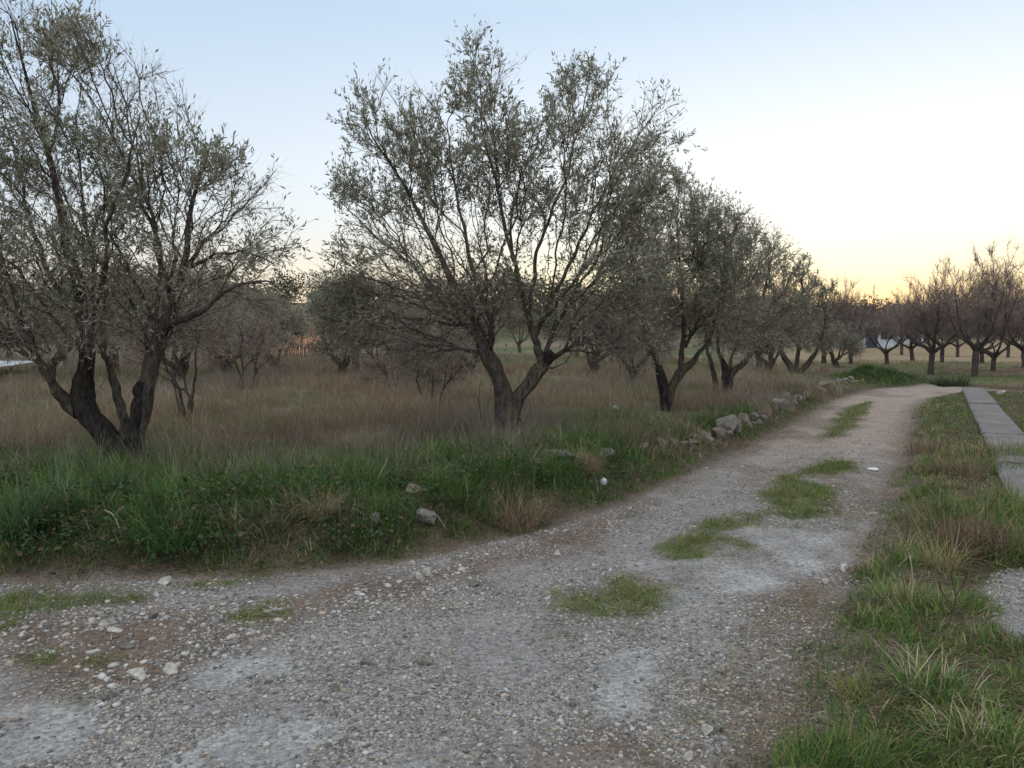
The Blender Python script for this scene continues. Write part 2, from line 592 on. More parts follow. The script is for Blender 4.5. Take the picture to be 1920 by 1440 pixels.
def build_ground():
    xs = axis_lines([(-600, -60, 60, 10), (-60, -9, 5, 0.4), (-9, -4, 0.3, 0.07), (-4, 8, 0.055, 0.055), (8, 16, 0.06, 0.25), (16, 60, 0.4, 5), (60, 600, 10, 60)])
    ys = axis_lines([(-80, -4, 15, 0.8), (-4, 1.5, 0.5, 0.08), (1.5, 9, 0.055, 0.07), (9, 28, 0.08, 0.28), (28, 70, 0.4, 2), (70, 180, 3, 5), (180, 900, 10, 60)])
    X, Y = np.meshgrid(xs, ys)
    x, y = X.ravel(), Y.ravel()
    z = height(x, y)
    sf = sdist(FIELD, x, y)
    sr = sdist(ROAD, x, y)
    n_l = fbm(x * 0.9, y * 0.9, 61, 4)
    n_m = fbm(x * 4.0, y * 4.0, 63, 4)
    gravel = np.array([0.228, 0.224, 0.224])
    pink = np.array([0.285, 0.238, 0.210])
    fines = np.array([0.300, 0.304, 0.310])
    dirt = np.array([0.135, 0.096, 0.073])
    col = np.tile(gravel, (len(x), 1))
    far = sstep(6.5, 11.0, y - 0.15 * x + 2.5 * (n_l - 0.5))
    col = lerp(col, pink, far)
    col = lerp(col, dirt * 0.9 + gravel * 0.15, sstep(0.52, 0.68, n_l) * 0.6)
    col = lerp(col, dirt, zone(DIRT, x, y, 0.18, 0.25, 71) * 0.85)
    fz = zone(FINES, x, y, 0.05, 0.18, 73)
    col = lerp(col, fines, fz * (0.35 + 0.9 * sstep(0.3, 0.6, n_m)) * 0.9)
    col = lerp(col, dirt, sstep(0.30, 0.0, sr + 0.35 * (n_m - 0.5)) * 0.55 * (sr > 0))
    gz = zone(TRACK_GRASS, x, y, 0.14, 0.14, 75)
    col = lerp(col, dirt * 1.05, zone([CENTRE], x, y, 0.2, 0.2, 77) * sstep(0.35, 0.6, n_m) * 0.6)
    col = lerp(col, np.array([0.085, 0.095, 0.042]), gz * 0.85)
    soil = np.array([0.085, 0.062, 0.045])
    col = np.where((sr < 0)[:, None], soil + (dirt * 0.65 + gravel * 0.35 - soil) * (sstep(-0.55, 0.0, sr + 0.4 * (n_m - 0.5)) * 0.8)[:, None], col)
    col = lerp(col, gravel * 0.9, zone([BARE], x, y, 0.06, 0.1, 79))
    # field beyond the bank
    fs = sstep(-0.05, 0.25, sf + 0.2 * (n_m - 0.5))
    straw = np.array([0.185, 0.150, 0.115])
    greenish = np.array([0.095, 0.115, 0.055])
    fcol = lerp(np.tile(straw, (len(x), 1)), greenish, sstep(0.42, 0.62, fbm(x * 0.25, y * 0.25, 81, 4)))
    fcol = lerp(fcol, soil, sstep(1.8, 0.2, sf))
    tan = np.array([0.27, 0.205, 0.130])
    fcol = lerp(fcol, tan, sstep(38, 50, y) * sstep(0.30, 0.40, x / np.maximum(y, 1)) * (0.7 + 0.3 * n_l))
    fcol = lerp(fcol, np.array([0.40, 0.20, 0.115]), sstep(52, 58, y) * sstep(100, 90, y) * sstep(0.055, 0.04, np.abs(x / np.maximum(y, 1) + 0.268)))
    fcol = lerp(fcol, np.array([0.07, 0.075, 0.04]), sstep(75, 95, y) * sstep(0.04, 0.06, np.abs(x / np.maximum(y, 1) + 0.268)))
    col = lerp(col, fcol, fs)
    md = np.exp(-(((x - mound_c[0]) / 1.3) ** 2 + ((y - mound_c[1]) / 1.1) ** 2))
    col = lerp(col, np.array([0.04, 0.06, 0.02]), np.clip(md * 1.6, 0, 1))
    nx, ny = len(xs), len(ys)
    i = np.arange(nx * ny).reshape(ny, nx)
    q = np.stack([i[:-1, :-1], i[:-1, 1:], i[1:, 1:], i[1:, :-1]], -1).reshape(-1, 4)
    o = mesh_np('ground', np.stack([x, y, z], 1), q, None, col, M_GROUND, smooth=True)
    return tag(o, kind='structure')


build_ground()

# ------------------------------------------------------------------ loose gravel on the track


def ico(sub):
    bm = bmesh.new()
    bmesh.ops.create_icosphere(bm, subdivisions=sub, radius=1.0)
    v = np.array([p.co[:] for p in bm.verts])
    f = np.array([[q.index for q in t.verts] for t in bm.faces])
    bm.free()
    return v, f


def rock_shape(v, r, cuts=7, depth=(0.55, 0.85), rough=0.06):
    p = v * (1 + 0.10 * r.standard_normal((1, 3)))
    for k in range(cuts):
        n = norm(r.standard_normal(3))
        d = r.uniform(*depth)
        over = np.maximum(p @ n - d, 0)
        p = p - over[:, None] * n
    ph = r.uniform(0, 6, 9)
    w = sum(np.sin(p @ (norm(r.standard_normal(3)) * fr) + ph[k]) for k, fr in enumerate((3, 5, 8, 13)))
    return p * (1 + rough * w[:, None] * 0.35)


def scatter_stones(name, pos, size, cols, mat, label=None):
    v0, f0 = ico(1)
    r = np.random.default_rng(11)
    protos = [rock_shape(v0, r, 5, (0.5, 0.8), 0.1) for _ in range(10)]
    n = len(pos)
    pid = r.integers(0, 10, n)
    P = np.stack(protos)[pid]
    sc = size[:, None] * r.uniform(0.7, 1.25, (n, 3)) * np.array([1.2, 1.0, 0.55])
    P = P * sc[:, None, :]
    a = r.uniform(0, 2 * np.pi, n)
    c, s = np.cos(a), np.sin(a)
    P = np.stack([P[..., 0] * c[:, None] - P[..., 1] * s[:, None], P[..., 0] * s[:, None] + P[..., 1] * c[:, None], P[..., 2]], -1)
    P = P + pos[:, None, :] + np.array([0, 0, 1.0]) * (size * 0.12)[:, None, None]
    nv = len(v0)
    tris = (f0[None] + (np.arange(n) * nv)[:, None, None]).reshape(-1, 3)
    o = mesh_np(name, P.reshape(-1, 3), None, tris, np.repeat(cols, nv, 0), mat)
    return tag(o, kind='stuff')


def sample_wedge(n, r0, r1, power, a0=-38, a1=40, r=rng):
    """points on the ground in front, with density falling off with distance"""
    u = r.uniform(0, 1, n)
    k = power
    d = (r0 ** k + u * (r1 ** k - r0 ** k)) ** (1 / k)
    a = np.radians(r.uniform(a0, a1, n))
    return d * np.sin(a), d * np.cos(a)


def build_gravel():
    x, y = sample_wedge(340000, 1.9, 13, 0.6)
    sr = sdist(ROAD, x, y)
    keep = (sr > 0.02) | ((sdist(FIELD, x, y) < 0) & (sr > -0.5) & (rng.uniform(0, 1, len(x)) < 0.5 * sstep(-0.5, 0.0, sr)))
    keep |= zone([BARE], x, y) > 0.5
    fz = np.where(keep, zone(FINES, x, y, 0.05, 0.18, 73), 0)
    gz = np.where(keep, zone(TRACK_GRASS, x, y, 0.06, 0.1, 75), 0)
    den = 0.15 + 0.85 * sstep(0.36, 0.62, fbm(x * 1.6, y * 1.6, 91, 4))
    den *= 1 - 0.8 * sstep(6.0, 9.5, y - 0.15 * x)
    keep &= rng.uniform(0, 1, len(x)) < den * (1 - 0.86 * fz) * (1 - 0.8 * gz)
    x, y = x[keep], y[keep]
    n = len(x)
    stony = zone([DIRT[1]], x, y, 0.55, 0.5, 71)
    size = 0.0027 + 0.0020 * rng.gamma(1.5, 1.0, n)
    big = rng.uniform(0, 1, n) < 0.014 + 0.13 * stony
    size[big] *= rng.uniform(1.6, 3.4, big.sum())
    size = np.minimum(size, 0.016 + 0.014 * stony)
    size *= 1 + 0.05 * np.maximum(np.hypot(x, y) - 5, 0)
    g = rng.uniform(0.10, 0.40, n)[:, None] * np.array([1.0, 0.975, 0.94])
    g[big] *= 1.12
    warm = rng.uniform(0, 1, n) < 0.22
    g[warm] *= np.array([1.08, 0.95, 0.82])
    z = height(x, y)
    scatter_stones('gravel', np.stack([x, y, z], 1), size, g, M_GRAVEL)


build_gravel()

# ------------------------------------------------------------------ grass


def make_blades(name, P, h, w, lean, col, mat, segs=3, az=None, tipdry=None, kind='stuff', curl=0.9):
    """blades that leave the ground at an angle and arch over further towards the tip"""
    n = len(P)
    if az is None:
        az = rng.uniform(0, 2 * np.pi, n) * 0.55 + 0.45 * 6.28 * vnoise(P[:, 0] * 7, P[:, 1] * 7, 201) * 2
    sa = az + np.pi / 2 + rng.uniform(-0.8, 0.8, n)
    s = np.stack([np.cos(sa), np.sin(sa), np.zeros(n)], 1)
    cu = curl * rng.uniform(0.0, 1.6, n)
    yaw = rng.normal(0, 0.5, n)
    vs = []
    c = P.copy()
    for k in range(segs + 1):
        t = k / segs
        if k:
            th = np.minimum(lean * 0.6 + cu * (t - 0.5 / segs) * 1.25, 2.1)
            a = az + yaw * t
            st = h / segs
            c = c + np.stack([np.sin(th) * np.cos(a) * st, np.sin(th) * np.sin(a) * st, np.cos(th) * st], 1)
        if k < segs:
            wk = (w * (1 - 0.75 * t ** 1.6))[:, None] * 0.5
            vs += [c - s * wk, c + s * wk]
        else:
            vs += [c]
    nv = 2 * segs + 1
    V = np.stack(vs, 1)
    b = (np.arange(n) * nv)[:, None]
    quads = np.concatenate([b + np.array([2 * k, 2 * k + 1, 2 * k + 3, 2 * k + 2]) for k in range(segs - 1)]) if segs > 1 else None
    tris = b + np.array([2 * segs - 2, 2 * segs - 1, 2 * segs])
    C = np.repeat(col[:, None, :], nv, 1)
    if tipdry is not None:
        C[:, -1] = C[:, -1] * 0.6 + tipdry * 0.4
    o = mesh_np(name, V.reshape(-1, 3), quads, tris, C.reshape(-1, 3), mat)
    return tag(o, kind=kind)


def pick(cols, n, var=0.25, weights=None):
    cols = np.array(cols)
    i = rng.choice(len(cols), n, p=weights)
    return cols[i] * rng.uniform(1 - var, 1 + var, (n, 1))


G_DARK, G_MID, G_LIGHT = (0.050, 0.118, 0.028), (0.086, 0.168, 0.036), (0.155, 0.220, 0.052)
G_BLUE, G_YEL = (0.074, 0.155, 0.058), (0.220, 0.240, 0.060)
S_TAN, S_BROWN, S_RED, S_PALE = (0.300, 0.232, 0.150), (0.205, 0.156, 0.108), (0.235, 0.166, 0.120), (0.41, 0.345, 0.24)


def build_bank_grass():
    """the green verge on the left bank"""
    x, y = sample_wedge(360000, 3.6, 22, 0.9, -38, 24)
    sf = sdist(FIELD, x, y)
    # the green belt: broad on the left, narrowing beyond the stones
    belt = np.interp(x, [-8, -3, -1, 0.5, 3, 6, 9], [3.0, 2.3, 2.0, 1.6, 0.9, 0.7, 0.6])
    n_ = fbm(x * 1.1, y * 1.1, 101, 4)
    p = sstep(-0.02, 0.15, sf + 0.18 * (fbm(x * 4, y * 4, 103, 3) - 0.5)) * sstep(belt * 1.35, belt * 0.8, sf + 1.5 * (n_ - 0.5))
    keep = rng.uniform(0, 1, len(x)) < p * (0.45 + 0.55 * sstep(0.3, 0.6, fbm(x * 2.2, y * 2.2, 105, 3)))
    x, y, sf = x[keep], y[keep], sf[keep]
    n = len(x)
    tall = sstep(0.05, 0.6, sf) * (0.6 + 0.8 * fbm(x * 1.5, y * 1.5, 107, 3)) * np.interp(x, [-6, 0, 4, 8], [1.2, 1.0, 0.75, 0.55])
    h = (0.045 + 0.19 * tall) * rng.uniform(0.45, 1.35, n) * (0.35 + 1.25 * vnoise(x * 5, y * 5, 211))
    w = rng.uniform(0.004, 0.009, n) * (1 + 0.05 * np.maximum(np.hypot(x, y) - 5, 0))
    lean = np.clip(rng.normal(0.7, 0.4, n), 0.05, 1.6)
    col = pick([G_DARK, G_MID, G_LIGHT, G_BLUE], n, 0.3, [0.34, 0.36, 0.14, 0.16])
    col *= (0.62 + 0.76 * fbm(x * 2.6, y * 2.6, 227, 3))[:, None]
    low = sstep(0.35, 0.05, sf)[:, None]
    col = col * (1 - 0.6 * low) + pick([G_LIGHT, G_YEL, G_MID], n) * 0.6 * low
    dry = rng.uniform(0, 1, n) < 0.05 + np.interp(x, [-3, -1, 0.3], [0.25, 0.5, 0.7]) * sstep(0.50, 0.66, fbm(x * 1.3 + 7, y * 1.3, 109, 3))
    col[dry] = pick([S_TAN, S_BROWN, S_PALE], dry.sum())
    # the grassed heap at the bend
    m = 16000
    xm, ym = mound_c[0] + rng.normal(0, 0.85, m), mound_c[1] + rng.normal(0, 0.7, m)
    k = sdist(ROAD, xm, ym) < 0
    xm, ym = xm[k], ym[k]
    m = len(xm)
    x, y = np.r_[x, xm], np.r_[y, ym]
    h = np.r_[h, rng.uniform(0.06, 0.26, m) * (0.4 + vnoise(xm * 4, ym * 4, 233))]
    w = np.r_[w, rng.uniform(0.010, 0.018, m)]
    lean = np.r_[lean, np.clip(rng.normal(0.8, 0.4, m), 0.1, 1.6)]
    col = np.vstack([col, pick([G_DARK, G_DARK, G_MID, S_BROWN], m, 0.35)])
    P = np.stack([x, y, height(x, y) - 0.01], 1)
    make_blades('verge_grass', P, h, w, lean, col, M_GRASS, 4, tipdry=np.array(S_TAN))


def build_field_grass():
    x, y = sample_wedge(620000, 5.0, 55, 0.62, -38, 40)
    sf = sdist(FIELD, x, y)
    belt = np.interp(x, [-8, -3, -1, 0.5, 3, 6, 9], [2.6, 1.9, 1.6, 1.0, 0.45, 0.35, 0.3])
    n_ = fbm(x * 0.7, y * 0.7, 111, 4)
    p = sstep(belt * 0.6, belt * 1.25, sf + 0.8 * (n_ - 0.5)) * (0.16 + 0.84 * sstep(0.34, 0.6, fbm(x * 1.2, y * 1.2, 113, 4)))
    p *= 1 - 0.9 * sstep(38, 50, y) * sstep(0.3, 0.4, x / y)
    keep = rng.uniform(0, 1, len(x)) < p
    x, y = x[keep], y[keep]
    n = len(x)
    dist = np.hypot(x, y)
    patch = fbm(x * 0.28 + 3, y * 0.28, 115, 4)
    green = rng.uniform(0, 1, n) < (0.10 + 0.9 * sstep(0.49, 0.58, patch)) * np.interp(x, [-2, 6, 10], [0.8, 1.0, 1.2]).clip(0, 1)
    orchard = sstep(8, 12, x)
    h = rng.uniform(0.16, 0.49, n) * (0.45 + 1.1 * vnoise(x * 3.1, y * 3.1, 221)) * (0.65 + 0.7 * fbm(x * 0.9, y * 0.9, 117, 3)) * (1 - 0.55 * orchard)
    h[green] *= 0.5
    w = rng.uniform(0.0018, 0.0042, n) * (1 + 0.09 * np.maximum(dist - 5, 0))
    lean = np.clip(rng.normal(0.6, 0.4, n), 0.02, 1.6)
    col = pick([S_TAN, S_BROWN, S_RED, S_PALE], n, 0.22, [0.30, 0.28, 0.32, 0.10])
    col *= (0.62 + 0.76 * fbm(x * 1.1, y * 1.1, 215, 4))[:, None]
    grey = sstep(0.45, 0.62, fbm(x * 0.4 + 9, y * 0.4, 223, 3))[:, None]
    col = col * (1 - 0.5 * grey) + col.mean(1, keepdims=True) * np.array([1.05, 0.98, 0.95]) * 0.5 * grey
    col[green] = pick([G_MID, G_LIGHT, (0.13, 0.155, 0.06), (0.15, 0.15, 0.075)], green.sum(), 0.2)
    # taller dead weeds standing in loose clumps
    cx, cy = sample_wedge(900, 7, 45, 0.8)
    ok = (sdist(FIELD, cx, cy) > np.interp(cx, [-8, -1, 1, 6], [2.4, 1.7, 0.8, 0.3])) & (cx / cy < 0.42)
    cx, cy = cx[ok], cy[ok]
    ci = np.repeat(np.arange(len(cx)), 34)
    m = len(ci)
    spread = rng.uniform(0.08, 0.4, len(cx))[ci]
    wx, wy = cx[ci] + rng.normal(0, 1, m) * spread, cy[ci] + rng.normal(0, 1, m) * spread
    tone = pick([S_BROWN, S_RED, S_TAN, (0.14, 0.105, 0.085)], len(cx), 0.3)[ci] * rng.uniform(0.8, 1.2, (m, 1))
    x, y = np.r_[x, wx], np.r_[y, wy]
    h = np.r_[h, rng.uniform(0.2, 0.6, m) * rng.uniform(0.6, 1.1, len(cx))[ci]]
    w = np.r_[w, rng.uniform(0.0018, 0.004, m) * (1 + 0.09 * np.maximum(np.hypot(wx, wy) - 5, 0))]
    lean = np.r_[lean, np.clip(rng.normal(0.4, 0.4, m), 0.02, 1.6)]
    col = np.vstack([col, tone])
    P = np.stack([x, y, height(x, y) - 0.01], 1)
    make_blades('dry_grass', P, h, w, lean, col, M_GRASS, 3, tipdry=np.array(S_PALE))


def build_right_verge():
    x, y = sample_wedge(330000, 2.2, 26, 0.75, 8, 45)
    sf = sdist(FIELD, x, y)
    sr = sdist(ROAD, x, y)
    ok = (sf < 0) & (sr < 0.05)
    x, y, sr = x[ok], y[ok], sr[ok]
    d = -sr + 0.25 * (fbm(x * 3, y * 3, 121, 4) - 0.5)
    slab = slab_mask(x, y)
    p = (1 - zone([BARE], x, y, 0.05, 0.1, 79)) * sstep(-0.06, 0.14, d) * (0.25 + 0.75 * sstep(0.32, 0.6, fbm(x * 2.4, y * 2.4, 123, 4))) * (1 - slab)
    keep = rng.uniform(0, 1, len(x)) < p
    x, y, d = x[keep], y[keep], d[keep]
    n = len(x)
    dist = np.hypot(x, y)
    rel_v = (np.stack([x - e0[0], y - e0[1]], -1) @ snrm)
    near_slab = sstep(SLAB_W + 1.0, SLAB_W + 0.3, rel_v)
    tall = sstep(0.0, 0.32, d) * (0.5 + 0.9 * fbm(x * 1.8, y * 1.8, 125, 3))
    over = ((y > 8.1) & (y < 9.6)) | ((y > 4.9) & (y < 6.6))
    h = (0.03 + 0.095 * tall) * np.where(over, 1 + 0.8 * near_slab, 1 - 0.5 * near_slab) * rng.uniform(0.5, 1.3, n) * (0.5 + 1.0 * vnoise(x * 6, y * 6, 213))
    w = rng.uniform(0.003, 0.0065, n) * (1 + 0.07 * np.maximum(dist - 4, 0))
    lean = np.clip(rng.normal(0.75, 0.45, n), 0.05, 1.7)
    col = pick([G_DARK, G_MID, G_LIGHT, G_YEL, G_BLUE], n, 0.3, [0.24, 0.34, 0.26, 0.10, 0.06])
    col *= (0.62 + 0.76 * fbm(x * 2.6, y * 2.6, 229, 3))[:, None]
    dry = rng.uniform(0, 1, n) < 0.05 + 0.38 * sstep(0.48, 0.66, fbm(x * 1.1 + 2, y * 1.1, 127, 4))
    col[dry] = pick([S_TAN, S_BROWN, S_RED, S_PALE], dry.sum(), 0.3, [0.38, 0.27, 0.2, 0.15])
    h[dry] *= 1.2
    # flattened dead stems matted along the edge
    xm, ym = sample_wedge(150000, 2.2, 20, 0.75, 8, 45)
    sm = sdist(ROAD, xm, ym)
    k = (sdist(FIELD, xm, ym) < 0) & (sm < 0.28) & (sm > -0.85) & (rng.uniform(0, 1, len(xm)) < 0.7 * sstep(0.3, 0.6, fbm(xm * 3, ym * 3, 217, 3)))
    xm, ym = xm[k], ym[k]
    m = len(xm)
    x, y = np.r_[x, xm], np.r_[y, ym]
    h = np.r_[h, rng.uniform(0.04, 0.13, m)]
    w = np.r_[w, rng.uniform(0.0016, 0.0035, m) * (1 + 0.07 * np.maximum(np.hypot(xm, ym) - 4, 0))]
    lean = np.r_[lean, rng.uniform(1.6, 2.6, m)]
    col = np.vstack([col, pick([S_TAN, S_BROWN, S_RED, S_PALE, G_MID], m, 0.3)])
    P = np.stack([x, y, height(x, y) - 0.01], 1)
    P[-m:, 2] += 0.014
    make_blades('verge_grass', P, h, w, lean, col, M_GRASS, 4, tipdry=np.array(S_TAN))


def build_track_grass():
    xs, ys, hs = [], [], []
    for p in TRACK_GRASS:
        lo, hi = p.min(0) - 0.15, p.max(0) + 0.15
        area = np.prod(hi - lo)
        n = int(area * 5200)
        n = min(n, 42000)
        x, y = rng.uniform(lo[0], hi[0], n), rng.uniform(lo[1], hi[1], n)
        sd = sdist(p, x, y) + 0.07 + 0.5 * (fbm(x * 3.0, y * 3.0, 75, 4) - 0.5)
        den = sstep(-0.05, 0.10, sd) * (0.25 + 0.75 * sstep(0.3, 0.6, fbm(x * 5, y * 5, 131, 3)))
        k = rng.uniform(0, 1, n) < den
        xs.append(x[k]); ys.append(y[k]); hs.append(sstep(-0.05, 0.25, sd[k]))
    n = 60000
    lo, hi = CENTRE.min(0), CENTRE.max(0)
    x, y = rng.uniform(lo[0], hi[0], n), rng.uniform(lo[1], hi[1], n)
    sd = sdist(CENTRE, x, y)
    k = (sd > 0) & (rng.uniform(0, 1, n) < sstep(0.46, 0.68, fbm(x * 3.2, y * 3.2, 135, 4)) * sstep(0, 0.2, sd))
    xs.append(x[k]); ys.append(y[k]); hs.append(np.full(k.sum(), 0.25))
    # sparse sprigs along the margins of the track
    x, y = sample_wedge(26000, 2.2, 20, 0.8)
    sr = sdist(ROAD, x, y)
    k = (sr > 0) & (sr < 0.6) & (rng.uniform(0, 1, len(x)) < 0.5 * sstep(0.55, 0.7, fbm(x * 2.5, y * 2.5, 133, 3)) + 0.25 * sstep(0.25, 0.0, sr))
    xs.append(x[k]); ys.append(y[k]); hs.append(np.full(k.sum(), 0.2))
    x, y, hh = np.concatenate(xs), np.concatenate(ys), np.concatenate(hs)
    n = len(x)
    dist = np.hypot(x, y)
    h = (0.020 + 0.062 * hh) * rng.uniform(0.6, 1.4, n) * (0.5 + vnoise(x * 12, y * 12, 219))
    w = rng.uniform(0.002, 0.0045, n) * (1 + 0.09 * np.maximum(dist - 4, 0))
    lean = np.clip(rng.normal(1.15, 0.55, n), 0.05, 2.4)
    col = pick([G_MID, G_LIGHT, G_YEL, (0.15, 0.14, 0.07), S_TAN], n, 0.3, [0.20, 0.32, 0.26, 0.12, 0.10])
    P = np.stack([x, y, height(x, y) - 0.004], 1)
    make_blades('track_grass', P, h, w, lean, col, M_GRASS, 3)


# the concrete strip runs beside the track on the right
e0, e1 = STRIP_R
sdir = (e0 - e1) / np.linalg.norm(e0 - e1)
snrm = np.array([-sdir[1], sdir[0]])
SLAB_W = 0.56
s_far = e0
s_near = e0 - sdir * 21.0


def slab_mask(x, y):
    rel = np.stack([x - e0[0], y - e0[1]], -1)
    u = rel @ sdir
    v = rel @ snrm
    ragged = 0.5 * (fbm(x * 2.0, y * 2.0, 141, 4) - 0.55)
    over = ((y > 8.1) & (y < 9.6)) | ((y > 4.9) & (y < 6.6))
    return ((u < 0.0) & (u > -21) & (v > -0.03) & (v < SLAB_W - 0.06 + ragged) & ~over).astype(float)


def build_slab():
    """a low strip of cast concrete slabs with open joints and worn edges"""
    bm = bmesh.new()
    u = 0.0
    k = 0
    while u < 20.5:
        L = 2.95
        a, b = e0 - sdir * (u + 0.012), e0 - sdir * (u + L - 0.012)
        nseg = 10
        top = 0.15 + 0.01 * math.sin(k * 2.3)
        rows = []
        for i in range(nseg + 1):
            c = a + (b - a) * i / nseg
            jag = 0.04 * float(vnoise(i * 0.9 + k * 11, 3.3, 5))
            q = [c + snrm * 0.0, c + snrm * 0.02, c + snrm * (SLAB_W - 0.03 - jag), c + snrm * (SLAB_W - jag)]
            zz = [top - 0.02, top, top, top - 0.02]
            base = [c, c + snrm * (SLAB_W - jag)]
            rows.append([bm.verts.new((*base[0], -0.2))] + [bm.verts.new((*q[j], zz[j])) for j in range(4)] + [bm.verts.new((*base[1], -0.2))])
        for r0, r1 in zip(rows[:-1], rows[1:]):
            for j in range(5):
                bm.faces.new((r0[j], r0[j + 1], r1[j + 1], r1[j]))
        bm.faces.new(rows[0][::-1])
        bm.faces.new(rows[-1])
        u += L
        k += 1
    bmesh.ops.recalc_face_normals(bm, faces=bm.faces)
    me = bpy.data.meshes.new('concrete_path')
    bm.to_mesh(me)
    bm.free()
    me.materials.append(M_CONC)
    o = bpy.data.objects.new('concrete_path', me)
    COL.objects.link(o)
    tag(o, kind='structure')


build_slab()
build_bank_grass()
build_field_grass()
build_right_verge()
build_track_grass()

# ------------------------------------------------------------------ trees
REF = norm(np.array([0.31, 0.93, 0.12]))


def ring_frames(d):
    u = norm(np.cross(d, REF))
    return u, np.cross(d, u)


def seg_tubes(A, B, dA, dB, rA, rB, sides):
    """one open prism per segment, all at once"""
    n = len(A)
    a = np.arange(sides) * 2 * np.pi / sides
    uA, vA = ring_frames(dA)
    uB, vB = ring_frames(dB)
    ca, sa = np.cos(a)[None, :, None], np.sin(a)[None, :, None]
    VA = A[:, None] + (uA[:, None] * ca + vA[:, None] * sa) * rA[:, None, None]
    VB = B[:, None] + (uB[:, None] * ca + vB[:, None] * sa) * rB[:, None, None]
    V = np.concatenate([VA, VB], 1)
    k = np.arange(sides)
    q = np.stack([k, (k + 1) % sides, sides + (k + 1) % sides, sides + k], 1)
    Q = (q[None] + (np.arange(n) * 2 * sides)[:, None, None]).reshape(-1, 4)
    return V.reshape(-1, 3), Q


def catmull(P, per):
    P = np.asarray(P, float)
    Q = np.vstack([2 * P[0] - P[1], P, 2 * P[-1] - P[-2]])
    out = []
    for i in range(1, len(Q) - 2):
        t = np.linspace(0, 1, per, endpoint=False)[:, None]
        p0, p1, p2, p3 = Q[i - 1], Q[i], Q[i + 1], Q[i + 2]
        out.append(0.5 * ((2 * p1) + (p2 - p0) * t + (2 * p0 - 5 * p1 + 4 * p2 - p3) * t ** 2 + (3 * p1 - p0 - 3 * p2 + p3) * t ** 3))
    return np.vstack(out + [P[-1:]])


def limb_tube(nodes, r, sides=14, gnarl=0.16, cap=True, seed=0, step=0.05):
    """a knotty limb: nodes are (x, y, z, radius)"""
    L = np.sum(np.linalg.norm(np.diff(nodes[:, :3], axis=0), axis=1))
    per = max(3, int(L / step / max(1, len(nodes) - 1)))
    C = catmull(nodes, per)
    p, rad = C[:, :3], np.maximum(C[:, 3], 0.003)
    d = norm(np.gradient(p, axis=0))
    u, v = ring_frames(d)
    a = np.arange(sides) * 2 * np.pi / sides
    s = np.cumsum(np.r_[0, np.linalg.norm(np.diff(p, axis=0), axis=1)])
    g = (vnoise(a[None] * 1.6 + seed * 3.1, s[:, None] * 4.0, seed) - 0.5) * 1.3 + (vnoise(np.cos(a)[None] * 2.5 + 9, s[:, None] * 11 + np.sin(a)[None] * 2, seed + 5) - 0.5) * 0.9
    ridge = vnoise(np.cos(a)[None] * 3.4 + np.sin(a)[None] * 1.1 + s[:, None] * 0.7, np.sin(a)[None] * 3.4 + s[:, None] * 1.6, seed + 11) - 0.5
    g = g + 1.1 * ridge * (rad[:, None] > 0.045)
    rr = rad[:, None] * (1 + gnarl * g * np.minimum(1, rad[:, None] / 0.03))
    V = p[:, None] + (u[:, None] * np.cos(a)[None, :, None] + v[:, None] * np.sin(a)[None, :, None]) * rr[..., None]
    n = len(p)
    k = np.arange(sides)
    q = np.stack([k, (k + 1) % sides, sides + (k + 1) % sides, sides + k], 1)
    Q = (q[None] + (np.arange(n - 1) * sides)[:, None, None]).reshape(-1, 4)
    V = V.reshape(-1, 3)
    tip = np.array([[len(V) + 0, (n - 1) * sides + i, (n - 1) * sides + (i + 1) % sides] for i in range(sides)])
    V = np.vstack([V, p[-1] + d[-1] * rad[-1] * 0.35])
    return V, Q, tip


